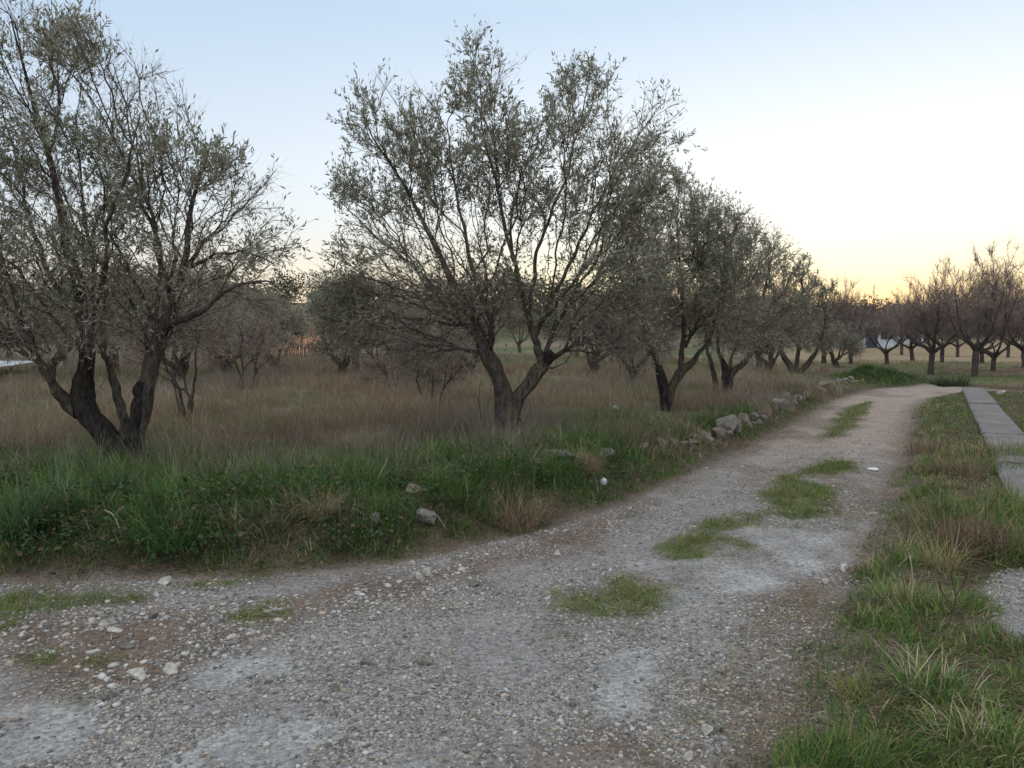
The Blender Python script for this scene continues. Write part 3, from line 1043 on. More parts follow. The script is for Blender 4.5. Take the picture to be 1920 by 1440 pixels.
class Tree:
    """trunk and limbs follow given lines; finer branches are grown to fill the crown lobes"""

    def __init__(s, seed):
        s.r = np.random.default_rng(seed)
        s.seed = seed
        s.limbs = []

    def limb(s, pts, dark=False, attach=True, name='limb'):
        pts = np.array(pts, float)
        L = np.sum(np.linalg.norm(np.diff(pts[:, :3], axis=0), axis=1))
        C = catmull(pts, max(2, int(L / 0.14 / max(1, len(pts) - 1))))
        amp = np.interp(C[:, 3], [0.0, 0.02, 0.04, 0.08], [0.016, 0.020, 0.012, 0.004]) * np.minimum(1, np.arange(len(C)) / 3.0)
        C[:, :3] += s.r.normal(0, 1, (len(C), 3)) * amp[:, None] * 0.75
        s.limbs.append((C, dark, attach, name))

    def grow(s, targets, attach_z=0.6, bf=0.35, step=0.16, up=0.25, rtip=0.0042, rpow=0.46):
        r = s.r
        pos, par, pl, dirs, skel, rad = [], [], [], [], [], []
        for pts, dark, attach, name in s.limbs:
            if not attach:
                continue
            L = np.sum(np.linalg.norm(np.diff(pts[:, :3], axis=0), axis=1))
            C = catmull(pts, max(2, int(L / 0.12 / max(1, len(pts) - 1))))
            p = C[:, :3]
            d = norm(np.gradient(p, axis=0))
            if pos:
                i0 = int(np.argmin(np.linalg.norm(np.array(pos) - p[0], axis=1)))
                base = pl[i0]
            else:
                i0, base = -1, 0.0
            prev = i0
            acc = base
            for k in range(len(p)):
                if k:
                    acc += np.linalg.norm(p[k] - p[k - 1])
                pos.append(p[k]); par.append(prev); pl.append(acc); dirs.append(d[k]); skel.append(True); rad.append(C[k, 3])
                prev = len(pos) - 1
        ns = len(pos)
        cap = ns + len(targets) * 40
        P = np.zeros((cap, 3)); P[:ns] = pos
        D = np.zeros((cap, 3)); D[:ns] = dirs
        PL = np.zeros(cap); PL[:ns] = pl
        OK = np.zeros(cap, bool)
        OK[:ns] = P[:ns, 2] > attach_z
        PAR = np.full(cap, -1); PAR[:ns] = par
        n = ns
        d0 = np.min(np.linalg.norm(targets[:, None] - P[None, :ns], axis=2), axis=1)
        for t in targets[np.argsort(d0)]:
            v = t - P[:n]
            dd = np.linalg.norm(v, axis=1)
            cosv = np.einsum('ij,ij->i', v, D[:n]) / np.maximum(dd, 1e-6)
            cost = dd * (1.35 - 0.55 * cosv) + bf * PL[:n]
            cost[~OK[:n]] = 1e9
            i = int(np.argmin(cost))
            L = dd[i]
            if L < 0.03:
                continue
            m = max(2, int(math.ceil(L / step)))
            if n + m >= cap:
                break
            c = P[i] + L * 0.5 * norm(D[i] * 0.55 + v[i] / L * 0.6 + np.array([0, 0, up]))
            prev, last = i, P[i]
            for k in range(1, m + 1):
                q = k / m
                b = (1 - q) ** 2 * P[i] + 2 * q * (1 - q) * c + q * q * t
                if k < m:
                    b = b + r.normal(0, 0.028 * min(L, 0.8), 3)
                P[n] = b
                D[n] = norm(b - last)
                PL[n] = PL[prev] + np.linalg.norm(b - last)
                PAR[n] = prev
                OK[n] = True
                prev, last = n, b
                n += 1
        P, D, PL, PAR = P[:n], D[:n], PL[:n], PAR[:n]
        nch = np.bincount(PAR[ns:][PAR[ns:] >= 0], minlength=n)
        cnt = np.zeros(n)
        leaf_nodes = np.where((nch == 0) & (np.arange(n) >= ns))[0]
        cnt[leaf_nodes] = 1
        main = np.full(n, -1)
        best = np.zeros(n)
        for i in range(n - 1, ns - 1, -1):
            p = PAR[i]
            if p >= 0:
                cnt[p] += cnt[i]
                if cnt[i] > best[p]:
                    best[p], main[p] = cnt[i], i
        RAD = rtip * np.maximum(cnt, 1) ** rpow
        RAD[:ns] = np.array(rad) * 0.5
        s.P, s.D, s.PAR, s.cnt, s.main, s.RAD, s.ns, s.n = P, D, PAR, cnt, main, RAD, ns, n
        s.z0, s.z1 = np.percentile(targets[:, 2], [3, 97])

    def branch_mesh(s):
        core = np.arange(s.ns)[s.PAR[:s.ns] >= 0]
        i = np.concatenate([core, np.arange(s.ns, s.n)])
        p = s.PAR[i]
        ismain = (s.main[p] == i) & (p >= s.ns)
        rB = s.RAD[i]
        ismain |= i < s.ns
        rA = np.where(ismain, s.RAD[p], rB * 1.05)
        dA = np.where(ismain[:, None], s.D[p], s.D[i])
        out = []
        thick = rA > 0.010
        off = 0
        Vs, Qs = [], []
        for sel, sd in ((thick, 6), (~thick, 3)):
            if not sel.any():
                continue
            V, Q = seg_tubes(s.P[p][sel], s.P[i][sel], dA[sel], s.D[i][sel], rA[sel], rB[sel], sd)
            Vs.append(V); Qs.append(Q + off)
            off += len(V)
        return np.vstack(Vs), np.vstack(Qs)

    def twigs(s, per=3, maxcnt=3, length=(0.12, 0.36), top=0.5, low=-0.55, spread=0.75, extra=0):
        r = s.r
        src = np.where((s.cnt <= maxcnt) & (np.arange(s.n) >= s.ns))[0]
        hs = np.clip((s.P[src, 2] - s.z0) / (s.z1 - s.z0), 0, 1)
        src = np.repeat(src, per + np.round(extra * sstep(0.5, 0.15, hs)).astype(int))
        n = len(src)
        b = s.P[src] + s.D[src] * r.uniform(-0.08, 0.0, (n, 1))
        hrel = np.clip((b[:, 2] - s.z0) / (s.z1 - s.z0), 0, 1)
        trop = low + (top - low) * sstep(0.08, 0.6, hrel) + r.normal(0, 0.22, n)
        d = norm(s.D[src] * 0.75 + r.standard_normal((n, 3)) * spread * 0.7)
        L = r.uniform(*length, n) * (0.8 + 0.5 * r.uniform(0, 1, n)) * (1 + 0.5 * sstep(0.45, 0.1, hrel))
        pts = [b]
        k = 3
        for j in range(k):
            d = norm(d + np.array([0, 0, 1.0]) * (trop * 0.36)[:, None] + r.standard_normal((n, 3)) * 0.12)
            pts.append(pts[-1] + d * (L / k)[:, None])
        s.T = np.stack(pts, 1)
        s.Th = hrel
        s.TL = L
        return s.T

    def twig_mesh(s, r0=0.0022, cols=((0.22, 0.170, 0.145), (0.26, 0.185, 0.165), (0.17, 0.142, 0.122))):
        T = s.T
        n = len(T)
        rs = np.array([1.0, 0.8, 0.6, 0.35]) * r0
        A, B = T[:, :-1].reshape(-1, 3), T[:, 1:].reshape(-1, 3)
        d = norm(B - A)
        rA = np.tile(rs[:-1], n)
        rB = np.tile(rs[1:], n)
        V, Q = seg_tubes(A, B, d, d, rA, rB, 3)
        c = np.array(cols)[s.r.integers(0, len(cols), n)] * s.r.uniform(0.75, 1.25, (n, 1))
        return V, Q, np.repeat(c, 18, 0)

    def leaves(s, per=9, length=0.055, width=0.012, low_keep=0.3, cols=None, keep=1.0):
        r = s.r
        T = s.T
        n = len(T)
        dens = (low_keep + (1 - low_keep) * sstep(0.12, 0.5, s.Th)) * keep
        clump = vnoise(T[:, 0, 0] * 2.1 + T[:, 0, 1] * 1.3, T[:, 0, 2] * 2.1 + 5, s.seed)
        dens = dens * (0.10 + 1.35 * sstep(0.30, 0.72, clump))
        cnts = np.minimum(per, r.poisson(per * dens))
        idx = np.repeat(np.arange(n), cnts)
        m = len(idx)
        t = r.uniform(0.15, 1.0, m) ** 0.8 * 3
        k = np.minimum(t.astype(int), 2)
        fr = (t - k)[:, None]
        a, b = T[idx, k], T[idx, k + 1]
        base = a + (b - a) * fr
        td = norm(b - a)
        side = r.standard_normal((m, 3))
        side = norm(side - td * np.einsum('ij,ij->i', side, td)[:, None])
        d = norm(td * 0.75 + side * r.uniform(0.4, 1.0, (m, 1)) + np.array([0, 0, 0.12]))
        nn = r.standard_normal((m, 3)) + np.array([0, 0, 0.7])
        sd = norm(np.cross(d, nn))
        L = length * r.uniform(0.65, 1.3, m)[:, None]
        W = width * r.uniform(0.75, 1.25, m)[:, None]
        V = np.stack([base, base + d * L * 0.5 + sd * W * 0.5, base + d * L, base + d * L * 0.5 - sd * W * 0.5], 1)
        Q = (np.arange(m) * 4)[:, None] + np.array([0, 1, 2, 3])
        cols = np.array(cols if cols is not None else [(0.132, 0.142, 0.086), (0.178, 0.184, 0.126), (0.100, 0.108, 0.054), (0.165, 0.142, 0.076)])
        ci = r.choice(len(cols), m, p=[0.38, 0.30, 0.20, 0.12] if len(cols) == 4 else None)
        tone = vnoise(T[idx, 0, 0] * 1.4, T[idx, 0, 2] * 1.4, s.seed + 9)
        c = cols[ci] * r.uniform(0.75, 1.3, (m, 1))
        bronze = (tone > 0.66)[:, None]
        c = np.where(bronze, c * 0.45 + np.array([0.130, 0.105, 0.055]) * 0.55, c)
        return V.reshape(-1, 3), Q, np.repeat(c, 4, 0)


def lobe_targets(lobes, n, r, shell=0.35):
    """points spread through ellipsoids (cx, cy, cz, rx, ry, rz)"""
    lobes = np.array(lobes, float)
    vol = np.prod(lobes[:, 3:], axis=1) ** 0.8
    i = r.choice(len(lobes), n, p=vol / vol.sum())
    d = norm(r.standard_normal((n, 3)))
    rad = r.uniform(shell ** 3, 1, n) ** (1 / 3)
    return lobes[i, :3] + d * rad[:, None] * lobes[i, 3:]


def finish_tree(t, root, bark, branch_mat=None, leaf_mat=None, twig_kw={}, tmesh_kw={}, leaf_kw=None, dark_mat=None, crown=True):
    base = np.array(root.location)
    first = True
    for j, (pts, dark, attach, name) in enumerate(t.limbs):
        thick = pts[:, 3].max()
        V, Q, tip = limb_tube(pts, None, 30 if thick > 0.05 else 10 if thick > 0.02 else 7, 0.24 if thick > 0.05 else 0.14, seed=t.seed + j, step=0.045 if thick > 0.05 else 0.08)
        o = mesh_np('trunk' if first else name, V - base, Q, tip, None, (dark_mat or bark) if dark else bark, root, True)
        first = False
    V, Q = t.branch_mesh()
    br = mesh_np('branches', V - base, Q, None, None, branch_mat or bark, root, True)
    t.twigs(**twig_kw)
    V, Q, C = t.twig_mesh(**tmesh_kw)
    if leaf_kw is None:
        mesh_np('crown', V - base, Q, None, C, M_TWIG, root, False)
    else:
        V2, Q2, C2 = t.leaves(**leaf_kw)
        cr = mesh_np('crown', V2 - base, Q2, None, C2, leaf_mat or M_OLIVE, root, False)
        mesh_np('twigs', V - base, Q, None, C, M_TWIG, cr, False)
    return root


def px_limb(D, pts):
    """(px, py, depth offset, half width in pixels) -> metres"""
    out = []
    for px, py, dy, w in pts:
        Y = D + dy
        out.append([*pt(px, py, Y), (w * 0.84 if w > 10 else w * (0.50 + 0.034 * w)) / F * Y])
    return np.array(out)


def px_lobes(D, lobes):
    """(px, py, depth offset, rx px, rz px, depth radius m)"""
    out = []
    for px, py, dy, rx, rz, ry in lobes:
        Y = D + dy
        c = pt(px, py, Y)
        out.append([*c, rx / F * Y, ry, rz / F * Y])
    return out


OLIVES = 'olive trees of the grove'


def olive_centre():
    b = at(955, 822)
    D = b[1]
    root = empty('olive_tree', b, 'big olive tree with a two-limbed trunk and black sawn stub on the mid bank', 'tree', OLIVES)
    t = Tree(101)
    t.limb(px_limb(D, [(955, 835, 0, 33), (952, 800, 0, 27), (950, 775, 0, 26), (944, 740, 0, 21), (934, 700, 0, 18), (915, 665, 0, 17), (903, 640, 0, 15),
                       (893, 610, 0.1, 11), (872, 570, 0.15, 9), (845, 520, 0.2, 7.5), (805, 440, 0.25, 6), (765, 360, 0.3, 4.5), (715, 280, 0.3, 3), (680, 215, 0.3, 1.5)]))
    t.limb(px_limb(D, [(954, 800, 0, 22), (962, 770, -0.03, 17), (975, 742, -0.05, 15.5), (995, 718, -0.05, 15), (1010, 695, -0.05, 15), (1018, 682, -0.05, 13), (1010, 655, 0, 9),
                       (1004, 635, 0, 8.5), (990, 590, 0, 7.5), (975, 530, -0.1, 6), (952, 440, -0.2, 5), (925, 330, -0.3, 4), (905, 230, -0.35, 2.5), (895, 120, -0.4, 1.2)]))
    t.limb(px_limb(D, [(1014, 692, -0.05, 12), (1025, 678, -0.07, 11), (1032, 668, -0.1, 12), (1036, 662, -0.12, 10.5)]), True, False, 'sawn_stub')
    t.limb(px_limb(D, [(1012, 690, -0.02, 6), (1030, 690, -0.1, 4), (1048, 688, -0.2, 2.2), (1062, 680, -0.3, 1.2)]), False, True)
    t.limb(px_limb(D, [(914, 664, 0, 9), (922, 630, -0.2, 8), (918, 590, -0.3, 7), (890, 520, -0.4, 6), (870, 430, -0.5, 4.5), (850, 330, -0.6, 3), (840, 230, -0.6, 1.5)]))
    t.limb(px_limb(D, [(894, 605, 0.1, 9), (860, 575, 0.35, 7), (810, 535, 0.6, 6), (740, 470, 0.9, 4), (680, 420, 1.1, 2.5), (640, 380, 1.2, 1.3)]))
    t.limb(px_limb(D, [(990, 590, 0, 6), (1000, 520, 0.2, 5.5), (1020, 430, 0.4, 4.5), (1060, 330, 0.6, 3.5), (1090, 220, 0.7, 2.2), (1105, 140, 0.7, 1.2)]))
    t.limb(px_limb(D, [(1003, 630, 0, 7), (1030, 570, 0.2, 6), (1065, 500, 0.3, 5), (1110, 400, 0.4, 4), (1165, 300, 0.4, 2.8), (1225, 210, 0.4, 1.3)]))
    t.limb(px_limb(D, [(1010, 610, 0, 6), (1050, 560, -0.3, 5), (1100, 500, -0.6, 4), (1150, 450, -0.8, 3), (1195, 400, -0.9, 1.5)]))
    t.limb(px_limb(D, [(985, 575, 0, 5), (965, 500, 0.5, 4.5), (960, 400, 0.9, 3.5), (990, 300, 1.1, 2.2), (1010, 220, 1.2, 1.2)]))
    lobes = px_lobes(D, [(715, 240, 0.2, 80, 90, .8), (900, 150, -0.3, 75, 95, .7), (865, 270, 0, 150, 110, 1.2), (1095, 200, 0.4, 90, 85, .9), (1235, 230, .4, 60, 75, .5),
                         (1060, 340, .3, 180, 120, 1.4), (730, 370, .4, 110, 110, 1.1), (1180, 360, -.2, 85, 100, .9), (690, 490, .6, 70, 90, .8), (830, 480, 0, 130, 110, 1.4),
                         (1130, 500, -.2, 110, 90, 1.2), (710, 590, .3, 105, 75, 1.0), (815, 600, -.4, 85, 70, .8), (1090, 590, -.2, 90, 75, 1.0), (1180, 590, 0, 80, 75, .8), (930, 560, .4, 120, 60, 1.0), (640, 560, .2, 55, 70, .7), (1150, 640, .2, 80, 40, .8), (740, 660, -.2, 70, 35, .6), (680, 520, .3, 70, 80, .8), (1200, 480, .2, 75, 80, .8), (660, 600, .5, 60, 60, .7), (770, 640, .1, 80, 45, .8), (1130, 640, 0, 90, 35, .9), (850, 540, -.3, 100, 60, .8)])
    T = lobe_targets(lobes, 1850, t.r)
    t.grow(T, attach_z=1.0, bf=0.5, up=0.28, rtip=0.0036)
    finish_tree(t, root, M_BARK, M_BARK, twig_kw=dict(per=3, maxcnt=3, length=(0.10, 0.30), extra=2, low=-0.7), tmesh_kw=dict(r0=0.0017), leaf_kw=dict(per=9, length=0.068, width=0.0165, low_keep=0.22), dark_mat=M_BARK_DARK)


def olive_left():
    b = at(238, 868)
    D = b[1]
    root = empty('olive_tree', b, 'large olive tree on splayed trunks, one blackened and leaning, rooted in long green grass', 'tree', OLIVES)
    t = Tree(202)
    t.limb(px_limb(D, [(240, 885, 0, 36), (222, 848, 0, 26), (197, 815, 0, 24), (172, 785, 0, 25), (158, 758, 0, 27), (156, 728, 0, 24), (160, 700, 0, 19), (163, 670, 0, 18),
                       (158, 620, 0, 14), (148, 560, 0, 12), (130, 470, 0.1, 10), (108, 360, 0.1, 8), (80, 250, 0.1, 6), (45, 140, 0, 4), (20, 40, 0, 2)]), True)
    t.limb(px_limb(D, [(150, 768, 0, 20), (128, 757, 0, 15), (110, 735, -0.1, 12), (95, 712, -0.1, 10), (70, 670, -0.2, 9), (40, 600, -0.3, 7), (10, 500, -0.3, 5), (-40, 380, -0.3, 3), (-80, 270, -0.3, 1.5)]))
    t.limb(px_limb(D, [(236, 855, 0.05, 18), (234, 800, 0.1, 11), (226, 760, 0.15, 10), (212, 710, 0.2, 9), (197, 660, 0.25, 7.5), (185, 580, 0.3, 6), (172, 480, 0.4, 5), (150, 350, 0.5, 3.5), (140, 220, 0.6, 1.8)]))
    t.limb(px_limb(D, [(262, 880, 0, 26), (256, 835, -0.02, 18), (262, 790, 0, 18), (273, 740, 0, 17), (280, 700, 0, 16), (293, 655, 0, 15), (308, 615, 0, 13), (328, 560, 0, 10),
                       (348, 500, 0.1, 8), (352, 430, 0.1, 6.5), (372, 340, 0.1, 4.5), (400, 260, 0.1, 2)]))
    t.limb(px_limb(D, [(254, 850, -0.06, 12), (252, 800, -0.06, 12), (259, 760, -0.05, 11.5), (264, 730, -0.05, 10.5), (266, 718, -0.05, 9.5)]), True, False, 'broken_stub')
    t.limb(px_limb(D, [(300, 630, 0, 9), (330, 600, -0.2, 8.5), (365, 590, -0.3, 7), (405, 560, -0.4, 5), (450, 535, -0.5, 4), (500, 530, -0.6, 2.8), (550, 560, -0.7, 1.4)]))
    t.limb(px_limb(D, [(320, 585, 0, 7), (312, 520, -0.3, 6), (290, 430, -0.5, 5), (265, 330, -0.6, 3.6), (240, 230, -0.6, 2.4), (215, 120, -0.7, 1.2)]))
    t.limb(px_limb(D, [(345, 505, 0.1, 5), (390, 450, 0.1, 4), (440, 400, 0.1, 3), (490, 350, 0.1, 1.4)]))
    t.limb(px_limb(D, [(345, 510, 0.1, 5), (400, 480, -0.3, 4), (460, 470, -0.5, 3), (520, 500, -0.6, 1.3)]))
    t.limb(px_limb(D, [(160, 640, 0, 9), (190, 540, -0.4, 7), (205, 430, -0.7, 5.5), (235, 320, -0.9, 4), (260, 220, -1.0, 2)]))
    t.limb(px_limb(D, [(150, 600, 0, 8), (95, 520, 0.5, 6.5), (60, 420, 0.8, 5), (30, 300, 1.0, 3.5), (0, 180, 1.0, 1.5)]))
    lobes = px_lobes(D, [(40, 90, 0, 110, 120, .8), (165, 150, 0, 100, 90, .9), (185, 75, -.3, 45, 50, .4), (285, 210, 0, 85, 85, .8), (120, 300, .2, 170, 120, 1.3), (-40, 300, .2, 140, 180, 1.2), (310, 340, 0, 120, 100, 1.1),
                         (440, 340, -.2, 75, 75, .7), (480, 430, -.3, 70, 80, .6), (80, 470, .1, 160, 110, 1.3), (260, 480, 0, 140, 100, 1.2), (400, 510, -.3, 90, 70, .8), (500, 560, -.5, 60, 50, .5),
                         (60, 610, -.2, 130, 70, .9), (200, 600, -.6, 70, 60, .5), (330, 590, .3, 80, 60, .7), (-70, 560, 0, 130, 120, 1.0)])
    T = lobe_targets(lobes, 1650, t.r)
    t.grow(T, attach_z=1.05, bf=0.5, up=0.28, rtip=0.0033)
    finish_tree(t, root, M_BARK, M_BARK, twig_kw=dict(per=3, maxcnt=3, length=(0.09, 0.28), extra=2, low=-0.7), tmesh_kw=dict(r0=0.0015), leaf_kw=dict(per=7, length=0.064, width=0.015, low_keep=0.2), dark_mat=M_BARK_DARK)


def olive_mid(seed, base, label, limbs, lobes, nt, per=3, leaf=8, lk=0.3, keep=1.0, name='olive_tree', low=-0.5, tcols=None, group=OLIVES, cat='tree', lsize=1.0, attach=0.9, tw=(0.10, 0.30), darks=(), up=0.28):
    b = at(*base)
    D = b[1]
    root = empty(name, b, label, cat, group)
    t = Tree(seed)
    for j, l in enumerate(limbs):
        t.limb(px_limb(D, l), j in darks, True)
    T = lobe_targets(px_lobes(D, lobes), nt, t.r)
    dist = D / 10.0
    t.grow(T, attach_z=attach, bf=0.32, up=up, rtip=0.0036 * max(1, dist * 0.8))
    mk = dict(r0=0.0022 * max(1, dist))
    if tcols:
        mk['cols'] = tcols
    finish_tree(t, root, M_BARK, M_BARK, twig_kw=dict(per=per, maxcnt=3, length=tw, low=low, extra=2), tmesh_kw=mk,
                leaf_kw=dict(per=leaf, length=0.058 * lsize, width=0.0125 * lsize, low_keep=lk, keep=keep) if leaf else None, dark_mat=M_BARK_DARK)
    return root


RED_TWIG = ((0.27, 0.190, 0.175), (0.21, 0.16, 0.145), (0.31, 0.225, 0.21))

olive_left()
olive_centre()
olive_mid(303, (1250, 770), 'dense round olive tree with dark forked trunk, just behind the row of wall stones', [
    [(1250, 780, 0, 15), (1248, 750, 0, 12.5), (1243, 720, 0, 12), (1238, 698, 0, 10), (1233, 686, 0, 8)],
    [(1252, 752, 0, 10), (1262, 722, 0, 9), (1275, 700, 0, 10), (1293, 684, 0, 8), (1312, 660, 0, 6), (1335, 625, .1, 5), (1350, 560, .2, 4), (1360, 480, .3, 2.5), (1370, 420, .3, 1.2)],
    [(1278, 694, 0, 8), (1278, 670, 0, 7), (1282, 630, -.1, 6), (1280, 560, -.2, 4.5), (1272, 470, -.3, 3), (1268, 390, -.3, 1.5)],
    [(1238, 698, 0, 6), (1220, 660, -.2, 5), (1205, 600, -.3, 4), (1190, 530, -.4, 3), (1180, 470, -.4, 1.5)],
    [(1285, 650, 0, 5), (1310, 590, .4, 4), (1318, 500, .6, 3), (1322, 400, .7, 1.5)]],
    [(1262, 420, 0, 100, 80, 1.2), (1200, 490, -.3, 90, 90, 1.1), (1320, 450, 0, 85, 85, 1.1), (1380, 470, .3, 55, 80, .8), (1240, 345, -.2, 55, 40, .6), (1285, 550, 0, 120, 80, 1.4), (1170, 600, -.3, 70, 60, .9), (1360, 590, .2, 70, 70, .9)],
    900, leaf=10, lk=0.35, lsize=1.15, per=4, darks=(0,))
olive_mid(404, (1363, 738), 'shorter olive tree with charred stump-like trunk and two raised arms, second along the stone row', [
    [(1363, 748, 0, 14), (1363, 728, 0, 12), (1364, 710, 0, 12), (1362, 694, 0, 9), (1352, 672, 0, 6), (1345, 640, 0, 4), (1350, 580, 0, 3), (1360, 520, 0, 1.5)],
    [(1366, 708, 0, 9), (1380, 692, 0, 8), (1396, 680, 0, 7), (1404, 666, 0, 6), (1412, 640, .1, 4.5), (1425, 590, .2, 3.5), (1440, 520, .3, 2.5), (1450, 460, .3, 1.2)],
    [(1364, 700, 0, 5), (1376, 660, -.2, 4), (1395, 600, -.4, 3), (1405, 530, -.5, 2), (1408, 460, -.5, 1)]],
    [(1410, 480, 0, 60, 70, 1.0), (1455, 500, .2, 45, 60, .9), (1430, 570, 0, 85, 60, 1.3), (1370, 560, 0, 60, 60, 1.0), (1400, 630, -.2, 70, 35, 1.0), (1470, 600, .3, 50, 50, .9)],
    620, leaf=9, lk=0.4, lsize=1.3, per=3, darks=(0,))
olive_mid(405, (1343, 733), 'slim pale-stemmed olive tree leaning back beside the charred two-armed one', [
    [(1345, 742, 0, 8), (1341, 715, 0, 7), (1335, 690, 0, 6), (1328, 660, 0, 5), (1320, 610, 0, 4), (1318, 540, 0, 2.5), (1322, 470, 0, 1.2)]],
    [(1318, 520, 0, 50, 70, .8), (1335, 590, 0, 50, 50, .7)], 200, leaf=8, lsize=1.3, per=3)
olive_mid(506, (1492, 702), 'low spreading olive tree with splayed V-shaped limbs beyond the stones', [
    [(1495, 708, 0, 11), (1488, 694, 0, 9), (1476, 678, 0, 7), (1466, 658, 0, 6), (1460, 620, 0, 4), (1465, 560, 0, 2.5), (1475, 510, 0, 1)],
    [(1498, 700, 0, 8), (1510, 688, 0, 7), (1522, 672, 0, 6), (1532, 655, 0, 4), (1545, 615, 0, 3), (1550, 570, 0, 1.5)],
    [(1492, 698, 0, 6), (1496, 660, .2, 5), (1500, 600, .3, 3.5), (1505, 530, .3, 1.5)]],
    [(1490, 550, 0, 50, 60, 1.3), (1530, 560, .3, 45, 45, 1.2), (1470, 610, 0, 55, 45, 1.3), (1530, 620, 0, 45, 40, 1.1), (1510, 510, 0, 25, 35, .7)],
    480, leaf=9, lk=0.5, lsize=1.8, per=3)
olive_mid(707, (347, 792), 'thin leafless clump of crossing pale stems in the dry grass, behind the three-trunked olive', [
    [(350, 800, 0, 7), (343, 765, 0, 5), (332, 730, 0, 4.5), (312, 690, 0, 3.5), (290, 640, 0, 2.5), (270, 590, 0, 1.2)],
    [(348, 795, 0, 5), (355, 760, 0, 4), (352, 730, .1, 3.2), (335, 700, .1, 2.6), (300, 665, .1, 1.5)],
    [(352, 795, 0, 5), (362, 750, 0, 4.5), (368, 700, 0, 3.5), (372, 640, 0, 2.5), (380, 580, 0, 1.2)],
    [(350, 790, 0, 4.5), (362, 755, -.1, 4), (345, 735, -.1, 3.5), (318, 715, -.2, 2.8), (295, 700, -.2, 1.5)],
    [(346, 795, 0, 5), (334, 755, .1, 3.5), (322, 715, .2, 2.8), (325, 660, .3, 2), (330, 600, .3, 1)]],
    [(310, 610, 0, 90, 60, .9), (390, 600, 0, 60, 70, .8), (270, 660, 0, 40, 30, .5)], 240, leaf=3, lk=0.5, keep=0.5, name='bare_tree', tcols=RED_TWIG, group='bare saplings in the dry grass', low=0.2, attach=0.7)
olive_mid(708, (455, 730), 'bare reddish thicket of several thin dark stems in the meadow, left of the grass gap', [
    [(460, 740, 0, 4), (450, 700, 0, 3.2), (432, 660, 0, 2.4), (415, 610, 0, 1.2)],
    [(455, 740, 0, 3.6), (456, 700, 0, 3), (452, 650, 0, 2.2), (455, 600, 0, 1.2)],
    [(470, 740, 0, 4), (478, 700, .2, 3), (480, 660, .3, 2.2), (490, 610, .3, 1.2)],
    [(482, 738, .3, 3.4), (482, 700, .4, 2.5), (470, 660, .4, 1.5)]],
    [(440, 610, 0, 80, 60, 1.0), (500, 640, .2, 50, 50, .8), (400, 650, 0, 50, 40, .7)], 330, leaf=4, lk=0.5, keep=0.6, name='bare_tree', tcols=RED_TWIG, group='bare saplings in the dry grass', low=-0.2, attach=0.6, lsize=1.4)
olive_mid(709, (730, 735), 'low bushy bare shrub with drooping reddish twigs, left of the big stubbed olive', [
    [(735, 742, 0, 4), (728, 715, 0, 3.4), (715, 690, 0, 2.6), (695, 665, 0, 1.4)],
    [(738, 742, 0, 4), (745, 710, 0, 3.2), (752, 680, 0, 2.4), (760, 640, 0, 1.2)],
    [(732, 742, .2, 3.5), (735, 700, .3, 2.8), (730, 650, .4, 1.4)]],
    [(730, 640, 0, 90, 55, .9), (720, 700, 0, 40, 30, .5), (670, 620, .3, 50, 45, .6)], 420, leaf=5, lk=0.9, keep=0.6, name='bare_tree', tcols=RED_TWIG, group='bare saplings in the dry grass', low=-0.6, attach=0.45, lsize=1.2)
olive_mid(710, (800, 758), 'slender sapling pair with arching branch to the ground, close behind the big stubbed olive', [
    [(795, 765, 0, 3.4), (788, 730, 0, 3), (782, 690, 0, 2.4), (785, 640, 0, 1.3)],
    [(808, 765, 0, 3), (812, 720, 0, 2.6), (808, 670, 0, 2), (800, 620, 0, 1.2)],
    [(820, 762, 0, 3), (832, 730, 0, 2.8), (855, 700, 0, 2.4), (885, 680, 0, 1.8), (910, 672, 0, 1)]],
    [(790, 660, 0, 55, 50, .5), (820, 690, 0, 50, 35, .5), (880, 670, 0, 40, 30, .4)], 260, leaf=6, lk=0.9, keep=0.7, name='bare_tree', tcols=RED_TWIG, group='bare saplings in the dry grass', low=-0.6, attach=0.45)


